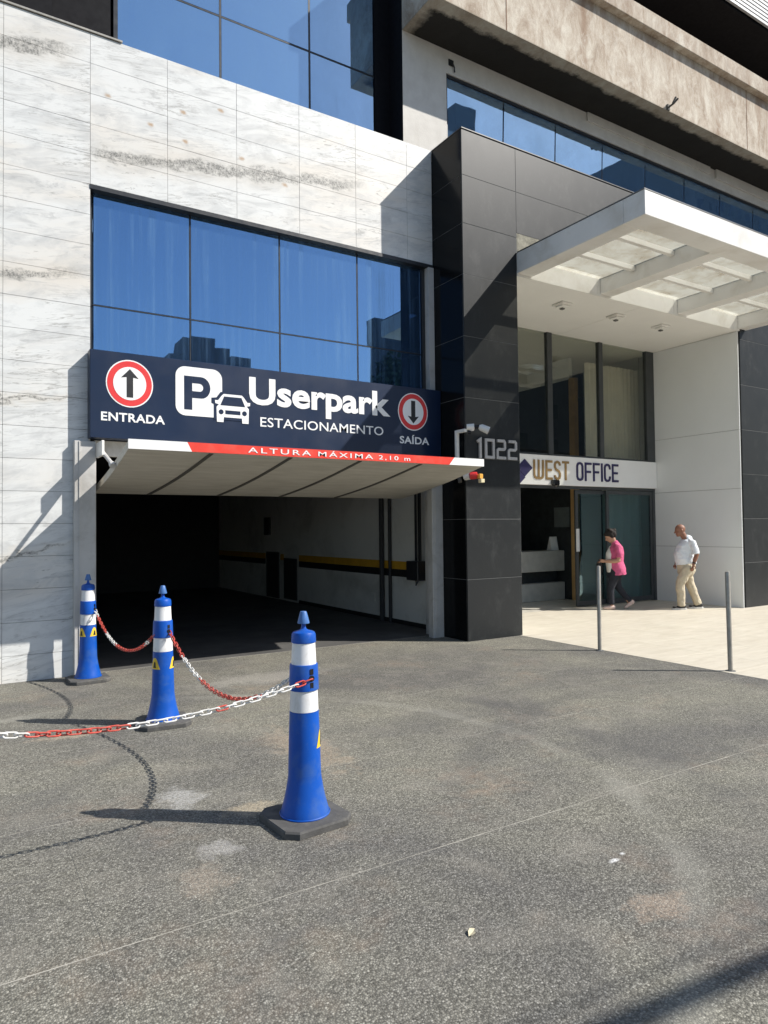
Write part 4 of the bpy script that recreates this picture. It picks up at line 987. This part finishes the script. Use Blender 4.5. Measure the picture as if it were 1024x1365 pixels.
def hole(r, az, z):
    mb = MB(); a = az - r.rotation_euler.z; c = Vector((0.0795 * math.cos(a), 0.0795 * math.sin(a), z)); n_ = Vector((math.cos(a), math.sin(a), 0))
    mb.tube([c, c + n_ * 0.006], [0.019, 0.017], 14); t_ = Vector((-math.sin(a), math.cos(a), 0))
    p = c + n_ * 0.0015
    for s_ in (-1, 1):
        q = p + Vector((0, 0, s_ * 0.038)); mb.add([q - t_ * 0.011 - Vector((0, 0, 0.016)) + n_ * .003, q + t_ * 0.011 - Vector((0, 0, 0.016)) + n_ * .003, q + t_ * 0.011 + Vector((0, 0, 0.016)) + n_ * .003, q - t_ * 0.011 + Vector((0, 0, 0.016)) + n_ * .003], [(0, 1, 2, 3)])
    mb.build('chain_hole', M['lens'], r, local=True)
def toward(x, y): return math.atan2(-y, -x)
P1, P2, P3, P4 = (1.245, 8.30), (1.512, 6.075), (1.688, 3.605), (-0.29, 3.66)
q1 = post(P1[0], P1[1], R(2), [(toward(*P1) + R(48), 0.50), (toward(*P1) - R(52), 0.50)], 'blue post with white bands against the marble wall and garage jamb')
q2 = post(P2[0], P2[1], R(-6), [(toward(*P2) + R(72), 0.48), (toward(*P2) - R(52), 0.48)], 'blue post with white bands standing midway in front of the garage opening')
q3 = post(P3[0], P3[1], R(5), [(toward(*P3) + R(84), 0.42), (toward(*P3) - R(70), 0.775)], 'blue post with white bands closest to the camera with the bright chain ending at it')
q4 = post(P4[0], P4[1], R(-3), [], 'blue post at the far end of the long white and red chain')
hole(q3, toward(*P3) + R(32), 0.815); hole(q2, toward(*P2) + R(35), 0.80); hole(q1, toward(*P1) + R(55), 0.80)

def link_mesh(mat):
    a, b, r = 0.018, 0.013, 0.0043; pts = []
    for k in range(9): t = -math.pi / 2 + math.pi * k / 8; pts.append((a + b * math.cos(t), b * math.sin(t), 0))
    for k in range(9): t = math.pi / 2 + math.pi * k / 8; pts.append((-a + b * math.cos(t), b * math.sin(t), 0))
    mb = MB(); n, m = 7, len(pts); vs = []
    for i in range(m):
        p = Vector(pts[i]); tg = (Vector(pts[(i + 1) % m]) - Vector(pts[i - 1])).normalized(); x = Vector((0, 0, 1)); y = tg.cross(x)
        for k in range(n): t = 2 * math.pi * k / n; vs.append(p + (x * math.cos(t) + y * math.sin(t)) * r)
    mb.add(vs, [(i * n + k, i * n + (k + 1) % n, ((i + 1) % m) * n + (k + 1) % n, ((i + 1) % m) * n + k) for i in range(m) for k in range(n)])
    return mb.mesh('link', mat, 'all')
LR, LW = link_mesh(M['chain_red']), link_mesh(M['chain_white'])
def chain(A, Bp, sag, pattern, label):
    A, Bp = Vector(A), Vector(Bp); r = empty('plastic_chain', A, 0, label, 'chain', 'plastic chains strung between the blue posts')
    N = 400; pts = []
    for i in range(N + 1):
        t = i / N; p = A.lerp(Bp, t); p.z -= 4 * sag * t * (1 - t); pts.append(p)
    L = [0.0]
    for i in range(N): L.append(L[-1] + (pts[i + 1] - pts[i]).length)
    pitch = 0.0445; n = int(L[-1] / pitch); pitch = L[-1] / n; j = 0
    for k in range(n):
        s_ = (k + 0.5) * pitch
        while L[j + 1] < s_: j += 1
        p = pts[j].lerp(pts[j + 1], (s_ - L[j]) / (L[j + 1] - L[j])); tg = (pts[j + 1] - pts[j]).normalized()
        fr_ = s_ / L[-1]; red = [c for f, c in pattern if fr_ <= f][0]
        o = bpy.data.objects.new('link', LR if red == 'r' else LW); o.parent = r; COL.objects.link(o)
        yv = tg.cross(Vector((0, 0, 1))).normalized(); zv = tg.cross(yv).normalized() * -1
        m = Matrix((tg, yv, zv)).transposed().to_4x4()
        roll = (R(45) if k % 2 else R(-45)) + random.uniform(-0.25, 0.25)
        o.matrix_local = Matrix.Translation(p - A) @ m @ Matrix.Rotation(roll, 4, 'X')
def surf(P, Q, z, r=0.086):
    d = Vector((Q[0] - P[0], Q[1] - P[1], 0)).normalized(); return (P[0] + d.x * r, P[1] + d.y * r, z)
h1 = (P1[0] + 0.086 * math.cos(toward(*P1) + R(58)), P1[1] + 0.086 * math.sin(toward(*P1) + R(58)), 0.785)
h2a = surf(P2, P1, 0.775); h2a = (P2[0] - 0.075, P2[1] - 0.02, 0.772)
h2b = (P2[0] + 0.086 * math.cos(toward(*P2) + R(38)), P2[1] + 0.086 * math.sin(toward(*P2) + R(38)), 0.795)
h3 = (P3[0] + 0.088 * math.cos(toward(*P3) + R(28)), P3[1] + 0.088 * math.sin(toward(*P3) + R(28)), 0.81)
chain(h1, h2a, 0.27, [(0.05, 'w'), (0.24, 'r'), (0.42, 'w'), (0.86, 'r'), (0.92, 'w'), (2, 'r')], 'red and white chain sagging from the post at the marble wall to the middle post')
chain(h2b, (P3[0] - 0.075, P3[1] + 0.04, 0.80), 0.30, [(0.16, 'r'), (0.34, 'w'), (0.82, 'r'), (2, 'w')], 'mostly red chain sagging from the middle post to the nearest post')
chain(h3, (P4[0] + 0.085, P4[1] - 0.02, 0.80), 0.115, [(0.045, 'r'), (0.265, 'w'), (0.285, 'r'), (0.50, 'w'), (0.745, 'r'), (2, 'w')], 'pulled-out chain of large white and red links nearest the camera')

# ------------------------------------------------------------------ small litter
lfm = MB(); pts = [(0, 0, 0.004), (0.012, 0.012, 0.012), (0.03, 0.016, 0.014), (0.052, 0.004, 0.008), (0.03, -0.016, 0.012), (0.012, -0.012, 0.010)]
lfm.add([(1.76 + x, 2.22 + y * 1.2 + x * 0.4, z) for x, y, z in pts] + [(1.795, 2.235, 0.005)], [(0, 6, 1), (1, 6, 2), (2, 6, 3), (3, 6, 4), (4, 6, 5), (5, 6, 0)])
tag(lfm.build('fallen_leaf', M['leaf']), 'single pale dry leaf lying on the grey paving', 'leaf')

# ------------------------------------------------------------------ overhead cables along the street
def cable(p, q, sag, rad, label):
    pts = []
    for i in range(41):
        t = i / 40; v = Vector(p).lerp(Vector(q), t); v.z -= 4 * sag * t * (1 - t); pts.append(v)
    tag(MB().tube(pts, rad, 8).build('overhead_cable', M['cable'], smooth=True), label, 'cable', 'cables strung along the street')
cable((-14, 0.10, 5.3), (32, -4.88, 5.3), 0.0, 0.052, 'thick black cable bundle strung above the kerb')
cable((-14, 0.235, 5.32), (32, -4.745, 5.32), 0.0, 0.008, 'thin black cable strung above the kerb')

# ------------------------------------------------------------------ across the street (seen mirrored in the glass)
def block(name, loc, boxes, label, rows, mat):
    r = empty(name, loc, 0, label, 'building'); w = MB(); wn = MB()
    for (x0, y0, x1, y1, z1) in boxes:
        w.box((x0, y0, 0), (x1, y1, z1))
        z = 2.0
        while z < z1 - 2:
            x = x0 + 0.5
            while x < x1 - 1.2: wn.box((x, y1, z), (x + 0.9, y1 + 0.02, z + 1.2)); x += 2.1
            z += 3.0
    w.build('wall', mat, r); k = wn.build('window', M['far_glass'], r); k['kind'] = 'stuff'
block('apartment_building', (24, -66, 0), [(20.0, -62.5, 21.6, -60, 21.9), (21.6, -64, 25.6, -60.5, 24.0), (25.6, -64, 27.6, -61, 23.2), (27.6, -64, 30.0, -60.5, 22.2)], 'grey apartment block with a stepped roof mirrored in the lower window', 8, M['facade_grey'])
block('tower_block', (46, -46, 0), [(43.4, -42.5, 46.0, -40, 41.5), (46.0, -42.5, 48.0, -41, 39.3)], 'tall dark tower mirrored in the ribbon window', 12, M['facade_grey'])
block('office_tower', (97, -52, 0), [(84, -64, 112, -40, 52)], 'broad dark tower mirrored in the far end of the ribbon window', 12, M['facade_grey'])
block('street_building', (31, -26, 0), [(24.6, -21.0, 40, -20.5, 13.0), (23.6, -22.2, 40, -21.2, 15.8), (32, -30, 46, -22.3, 15.0)], 'dark stepped building mirrored beside the granite pillar', 4, M['facade_grey'])
tr = empty('street_tree', (23.2, -18.5, 0), 0, 'leafy street tree mirrored in the lower window', 'tree')
MB().tube([(23.2, -18.5, 0), (23.25, -18.45, 4), (23.1, -18.6, 8)], [0.28, 0.22, 0.12], 10).build('trunk', M['bark'], tr)
cr = MB()
for i in range(1500):
    a = Vector((random.gauss(0, 1), random.gauss(0, 1), random.gauss(0, 1))).normalized() * random.uniform(0.5, 1.0)
    c = Vector((23.2 + a.x * 1.7, -18.5 + a.y * 1.7, 9.6 + a.z * 3.2)); u = Vector((random.uniform(-1, 1), random.uniform(-1, 1), random.uniform(-1, 1))).normalized() * 0.22
    v = u.orthogonal().normalized() * 0.14; cr.add([c - u, c + v, c + u, c - v], [(0, 1, 2, 3)])
cr.build('crown', M['foliage'], tr)

# ------------------------------------------------------------------ people
def capsule(mb, pts, rad, n=12, c0=True, c1=True):
    """rounded, tapering limb through pts; each radius a number or (side, front-back)"""
    P = [Vector(p) for p in pts]; m = len(P)
    ra = [(r, r) if not hasattr(r, '__len__') else r for r in rad]
    d0 = (P[0] - P[1]).normalized(); d1 = (P[-1] - P[-2]).normalized()
    rings = []
    def ring(c, tg, r):
        x = tg.cross(Vector((1, 0, 0.001))); x = x.normalized() if x.length > 0.15 else Vector((0, 1, 0)); x = (x - tg * x.dot(tg)).normalized(); y = tg.cross(x)
        return [c + x * r[0] * math.cos(2 * math.pi * k / n) + y * r[1] * math.sin(2 * math.pi * k / n) for k in range(n)]
    tg = [(P[min(i + 1, m - 1)] - P[max(i - 1, 0)]).normalized() for i in range(m)]
    for a in ((80, 50, 22) if c0 else ()): rings.append(ring(P[0] + d0 * min(ra[0]) * math.sin(R(a)), tg[0], (ra[0][0] * math.cos(R(a)), ra[0][1] * math.cos(R(a)))))
    for i in range(m): rings.append(ring(P[i], tg[i], ra[i]))
    for a in ((22, 50, 80) if c1 else ()): rings.append(ring(P[-1] + d1 * min(ra[-1]) * math.sin(R(a)), tg[-1], (ra[-1][0] * math.cos(R(a)), ra[-1][1] * math.cos(R(a)))))
    vs = sum(rings, []); k_ = len(rings)
    fs = [(i * n + k, i * n + (k + 1) % n, (i + 1) * n + (k + 1) % n, (i + 1) * n + k) for i in range(k_ - 1) for k in range(n)]
    fs += [tuple(range(n))[::-1], tuple((k_ - 1) * n + k for k in range(n))]
    mb.add(vs, fs)
def ell(mb, c, r, n=14, rot=0.0):
    vs = []; fs = []; m = 9
    for i in range(1, m):
        t = math.pi * i / m
        for k in range(n):
            a = 2 * math.pi * k / n; x, y, z = r[0] * math.sin(t) * math.cos(a), r[1] * math.sin(t) * math.sin(a), r[2] * math.cos(t)
            vs.append((c[0] + x * math.cos(rot) + z * math.sin(rot), c[1] + y, c[2] - x * math.sin(rot) + z * math.cos(rot)))
    top = len(vs); vs += [(c[0] + r[2] * math.sin(rot), c[1], c[2] + r[2] * math.cos(rot)), (c[0] - r[2] * math.sin(rot), c[1], c[2] - r[2] * math.cos(rot))]
    for i in range(m - 2):
        for k in range(n): fs.append((i * n + k, (i + 1) * n + k, (i + 1) * n + (k + 1) % n, i * n + (k + 1) % n))
    for k in range(n): fs += [(top, k, (k + 1) % n), (top + 1, (m - 2) * n + (k + 1) % n, (m - 2) * n + k)]
    mb.add(vs, fs)
WR = bpy.data.textures.new('cloth_folds', 'CLOUDS'); WR.noise_scale = 0.085; WR.noise_depth = 2
def organic(mb, name, mat, parent, vox, it=6, fac=0.5, folds=0.0):
    o = mb.build(name, mat, parent, smooth='all', local=True)
    m = o.modifiers.new('remesh', 'REMESH'); m.mode = 'VOXEL'; m.voxel_size = vox; m.use_smooth_shade = True
    s_ = o.modifiers.new('smooth', 'SMOOTH'); s_.iterations = it; s_.factor = fac
    if folds:
        d_ = o.modifiers.new('folds', 'DISPLACE'); d_.texture = WR; d_.strength = folds; d_.mid_level = 0.5
    return o
def hand(mb, w, d, side, palm_n, curl=0.5):
    """palm, four unequal curled fingers and a thumb; w wrist, d pointing direction, palm_n the way the palm faces"""
    d = d.normalized(); pn_ = (palm_n - d * palm_n.dot(d)).normalized(); sd_ = d.cross(pn_).normalized() * side
    c = w + d * 0.045
    capsule(mb, [w, w + d * 0.035, w + d * 0.085], [(0.024, 0.019), (0.036, 0.017), (0.036, 0.014)], 10)
    for i, (off, ln) in enumerate(((0.028, 0.068), (0.010, 0.076), (-0.009, 0.072), (-0.027, 0.056))):
        b0 = w + d * 0.082 + sd_ * off; d1 = (d + pn_ * curl * 0.6).normalized(); d2 = (d + pn_ * curl * 1.8).normalized()
        capsule(mb, [b0, b0 + d1 * ln * 0.5, b0 + d1 * ln * 0.5 + d2 * ln * 0.5], [0.0092, 0.0085, 0.0068], 8)
    b0 = w + d * 0.03 + sd_ * 0.032; d1 = (d * 0.7 + sd_ * 0.6 + pn_ * 0.35).normalized(); d2 = (d + pn_ * 0.3).normalized()
    capsule(mb, [b0, b0 + d1 * 0.035, b0 + d1 * 0.035 + d2 * 0.028], [0.012, 0.0105, 0.008], 8)
def head(mb, c, pitch, s=1.0, nose=0.02):
    """skull, jaw, brow, nose, chin, lips, ears; face towards +x, tipped down by pitch"""
    def T(x, y, z): return (c[0] + s * (x * math.cos(pitch) + z * math.sin(pitch)), c[1] + s * y, c[2] + s * (-x * math.sin(pitch) + z * math.cos(pitch)))
    ell(mb, T(-0.008, 0, 0.025), (0.098 * s, 0.076 * s, 0.092 * s), 16, pitch)
    ell(mb, T(0.022, 0, -0.035), (0.070 * s, 0.060 * s, 0.080 * s), 14, pitch)
    ell(mb, T(0.058, 0, -0.092), (0.028 * s, 0.034 * s, 0.024 * s), 10, pitch)
    capsule(mb, [T(0.072, -0.035, 0.022), T(0.084, 0, 0.022), T(0.072, 0.035, 0.022)], [0.012 * s, 0.013 * s, 0.012 * s], 8)
    capsule(mb, [T(0.086, 0, 0.012), T(0.100, 0, -0.012), T(0.110, 0, -0.030)], [0.009 * s, 0.011 * s, 0.015 * s], 8)
    capsule(mb, [T(0.080, -0.02, -0.062), T(0.089, 0, -0.062), T(0.080, 0.02, -0.062)], [0.008 * s, 0.011 * s, 0.008 * s], 8)
    for k in (-1, 1):
        ell(mb, T(-0.008, k * 0.078, -0.01), (0.020 * s, 0.010 * s, 0.032 * s), 10, pitch)
        ell(mb, T(0.052, k * 0.042, -0.03), (0.022 * s, 0.02 * s, 0.022 * s), 8, pitch)
    return T
VX = 0.0085
FACE = math.atan2(0.64, -0.77)
def woman():
    r = empty('person', (11.18, 9.30, 0.003), FACE, 'woman in a pink blouse and dark trousers walking, head bowed, at the glass doors', 'person')
    b = MB(); T = head(b, (0.05, 0, 1.465), 0.55, 1.0)
    capsule(b, [(-0.03, 0, 1.26), (-0.015, 0, 1.36), (0.0, 0, 1.41)], [(0.07, 0.06), (0.052, 0.052), (0.052, 0.055)])
    capsule(b, [(-0.03, 0, 0.80), (-0.02, 0, 1.0), (-0.05, 0, 1.17), (-0.05, 0, 1.25)], [(0.13, 0.11), (0.13, 0.10), (0.13, 0.09), (0.07, 0.055)], 16)
    for k in (-1, 1):
        sh = (-0.06, k * 0.165, 1.265); el = (-0.06, k * 0.215, 0.985); wr = (0.165, k * 0.10, 0.965)
        capsule(b, [(-0.05, k * 0.09, 1.24), (-0.06, k * 0.155, 1.24), (-0.075, k * 0.20, 1.12), el], [0.035, 0.036, 0.040, 0.042]); capsule(b, [el, (0.02, k * 0.18, 0.97), wr], [0.044, 0.045, 0.029])
        hand(b, Vector(wr), Vector((1, -k * 0.25, 0.08)), -k, Vector((0, -k * 0.5, -1)), 0.9)
    capsule(b, [(-0.02, 0.08, 0.80), (0.07, 0.07, 0.45), (0.06, 0.07, 0.09)], [0.075, 0.05, 0.035]); capsule(b, [(-0.04, -0.08, 0.80), (-0.10, -0.08, 0.45), (-0.30, -0.08, 0.15)], [0.075, 0.05, 0.035])
    organic(b, 'body', M['skin_f'], r, 0.0062, 3)
    for k in (-1, 1): e = MB(); ell(e, T(0.084, k * 0.030, 0.006), (0.006, 0.010, 0.006), 8); e.build('eye', M['eye'], r, smooth='all', local=True)
    h = MB(); ell(h, T(-0.022, 0, 0.045), (0.108, 0.090, 0.092), 16, 0.35); ell(h, T(-0.075, 0, 0.01), (0.070, 0.082, 0.085), 12, 0.35); ell(h, T(-0.125, 0, 0.055), (0.05, 0.05, 0.045), 12, 0.35)
    for i in range(26):
        a, bb = random.uniform(-1.3, 1.3), random.uniform(0.1, 1.4); q = T(-0.03 - 0.075 * math.cos(bb) * math.cos(a), 0.085 * math.sin(a), 0.05 + 0.08 * math.sin(bb)); ell(h, q, (0.028, 0.028, 0.024), 8)
    for k in (-1, 1): ell(h, T(-0.02, k * 0.074, 0.0), (0.042, 0.018, 0.055), 8, 0.35)
    ell(h, T(0.055, 0.0, 0.082), (0.045, 0.062, 0.03), 10, 0.7)
    organic(h, 'hair', M['hair'], r, 0.008, 2)
    t = MB(); capsule(t, [(-0.075, 0, 0.69), (-0.07, 0, 0.80), (-0.045, 0, 0.95), (-0.05, 0, 1.12), (-0.065, 0, 1.24), (-0.05, 0, 1.305)], [(0.21, 0.172), (0.205, 0.172), (0.185, 0.152), (0.19, 0.158), (0.165, 0.128), (0.09, 0.08)], 24, False)
    for k in (-1, 1): capsule(t, [(-0.06, k * 0.09, 1.265), (-0.062, k * 0.175, 1.255), (-0.078, k * 0.212, 1.12), (-0.075, k * 0.218, 1.045)], [0.060, 0.064, 0.062, 0.064], 12, True, False)
    organic(t, 'blouse', M['pink'], r, VX, 4, 0.5, 0.022)
    u = MB(); capsule(u, [(0.035, 0, 0.745), (0.055, 0, 0.95), (0.05, 0, 1.12), (0.02, 0, 1.22)], [(0.14, 0.085), (0.14, 0.095), (0.13, 0.085), (0.07, 0.06)], 16, False)
    organic(u, 'undershirt', M['undershirt'], r, VX, 5)
    l = MB(); capsule(l, [(-0.03, 0, 0.70), (-0.03, 0, 0.80), (-0.02, 0, 0.90)], [(0.17, 0.145), (0.18, 0.15), (0.15, 0.13)], 18)
    capsule(l, [(-0.02, 0.085, 0.74), (0.06, 0.08, 0.46), (0.075, 0.075, 0.40), (0.06, 0.075, 0.10)], [0.108, 0.077, 0.072, 0.054], 12, True, False); capsule(l, [(-0.045, -0.085, 0.74), (-0.10, -0.085, 0.46), (-0.13, -0.085, 0.40), (-0.325, -0.085, 0.15)], [0.108, 0.077, 0.072, 0.052], 12, True, False)
    organic(l, 'trousers', M['navy_cloth'], r, VX, 4, 0.5, 0.014)
    for (pts, ra) in (([(0.02, 0.075, 0.045), (0.10, 0.08, 0.045), (0.20, 0.085, 0.035)], [(0.040, 0.045), (0.043, 0.042), (0.036, 0.03)]), ([(-0.375, -0.085, 0.145), (-0.30, -0.085, 0.08), (-0.235, -0.085, 0.03)], [(0.038, 0.045), (0.042, 0.040), (0.036, 0.026)])):
        s_ = MB(); capsule(s_, pts, ra, 12); organic(s_, 'shoe', M['shoe_pink'], r, 0.007, 3)
    return r
woman()
def woman_bag():
    r = empty('handbag', (11.18, 9.30, 0.0), FACE, 'small black handbag held in front by the woman in pink', 'bag')
    b = MB(); b.bbox((0.22, -0.10, 0.72), (0.33, 0.10, 0.93), 0.03); b.build('bag_body', M['bag'], r, local=True)
    s_ = MB(); s_.tube([(0.275, -0.07, 0.92), (0.275, -0.05, 0.975), (0.275, 0.0, 0.995), (0.275, 0.05, 0.975), (0.275, 0.07, 0.92)], 0.010, 8); s_.build('bag_handle', M['bag'], r, local=True)
woman_bag()
def man():
    r = empty('person', (12.33, 8.47, 0.003), FACE + R(6), 'bald man in a white T-shirt and beige trousers walking past the white wall', 'person')
    b = MB(); T = head(b, (0.10, 0, 1.565), 0.16, 1.03)
    capsule(b, [(-0.03, 0, 1.36), (0.03, 0, 1.45), (0.06, 0, 1.50)], [(0.08, 0.07), (0.060, 0.060), (0.060, 0.062)])
    capsule(b, [(-0.01, 0, 0.88), (0.02, 0, 1.05), (-0.03, 0, 1.24), (-0.05, 0, 1.32)], [(0.14, 0.14), (0.14, 0.15), (0.13, 0.11), (0.08, 0.06)], 16)
    for k, el, wr, dn in ((1, (-0.12, 0.235, 1.09), (-0.055, 0.235, 0.90), Vector((0.22, 0, -1))), (-1, (-0.02, -0.235, 1.09), (0.10, -0.225, 0.92), Vector((0.4, 0, -1)))):
        capsule(b, [(-0.06, k * 0.08, 1.31), (-0.075, k * 0.16, 1.29), (-0.10, k * 0.208, 1.18), el], [0.035, 0.036, 0.044, 0.042]); capsule(b, [el, (Vector(el) + Vector(wr)) / 2, wr], [0.043, 0.040, 0.029])
        hand(b, Vector(wr), dn, k, Vector((0, -k, 0.0)), 0.8)
    capsule(b, [(-0.01, 0.09, 0.85), (0.145, 0.09, 0.50), (0.14, 0.09, 0.10)], [0.08, 0.055, 0.04]); capsule(b, [(-0.02, -0.09, 0.85), (-0.11, -0.09, 0.48), (-0.26, -0.09, 0.10)], [0.08, 0.055, 0.04])
    organic(b, 'body', M['skin_m'], r, 0.0062, 3)
    for k in (-1, 1): e = MB(); ell(e, T(0.084, k * 0.030, 0.006), (0.006, 0.010, 0.006), 8); e.build('eye', M['eye'], r, smooth='all', local=True)
    t = MB(); capsule(t, [(-0.005, 0, 0.885), (0.0, 0, 0.98), (0.022, 0, 1.08), (-0.005, 0, 1.22), (-0.045, 0, 1.34), (-0.045, 0, 1.395)], [(0.172, 0.195), (0.176, 0.208), (0.170, 0.205), (0.165, 0.175), (0.155, 0.128), (0.085, 0.085)], 24, False)
    capsule(t, [(-0.06, 0.10, 1.345), (-0.075, 0.17, 1.325), (-0.10, 0.208, 1.21), (-0.112, 0.220, 1.10)], [0.062, 0.064, 0.062, 0.068], 12, True, False); capsule(t, [(-0.06, -0.10, 1.345), (-0.06, -0.17, 1.325), (-0.06, -0.208, 1.21), (-0.045, -0.220, 1.10)], [0.062, 0.064, 0.062, 0.068], 12, True, False)
    organic(t, 'tshirt', M['tee'], r, VX, 4, 0.5, 0.03)
    l = MB(); capsule(l, [(-0.005, 0, 0.78), (-0.005, 0, 0.87), (0.0, 0, 0.95)], [(0.175, 0.17), (0.18, 0.175), (0.165, 0.17)], 18)
    capsule(l, [(0.0, 0.095, 0.82), (0.14, 0.095, 0.55), (0.155, 0.095, 0.48), (0.14, 0.095, 0.075)], [0.118, 0.092, 0.086, 0.074], 12, True, False); capsule(l, [(-0.02, -0.095, 0.82), (-0.10, -0.095, 0.53), (-0.125, -0.095, 0.46), (-0.265, -0.095, 0.08)], [0.118, 0.092, 0.086, 0.074], 12, True, False)
    organic(l, 'trousers', M['khaki'], r, VX, 4, 0.5, 0.032)
    w_ = MB(); w_.tube([(-0.069, 0.235, 0.935), (-0.062, 0.235, 0.915)], 0.037, 12); w_.build('watch', M['shoe_black'], r, local=True, smooth=True)
    for (x, y, dz) in ((0.14, 0.095, 0), (-0.26, -0.095, 0)):
        s_ = MB(); capsule(s_, [(x - 0.055, y, 0.07), (x + 0.03, y, 0.065), (x + 0.15, y, 0.045)], [(0.042, 0.045), (0.046, 0.045), (0.042, 0.026)], 12); organic(s_, 'shoe', M['shoe_black'], r, 0.008, 3)
        s_ = MB(); s_.prism_xy([(x + u, y + v) for u, v in ((-0.10, -0.03), (-0.06, -0.046), (0.05, -0.05), (0.15, -0.045), (0.195, -0.02), (0.195, 0.02), (0.15, 0.045), (0.05, 0.05), (-0.06, 0.046), (-0.10, 0.03))], 0.002, 0.030); s_.build('sole', M['sole'], r, local=True)
man()
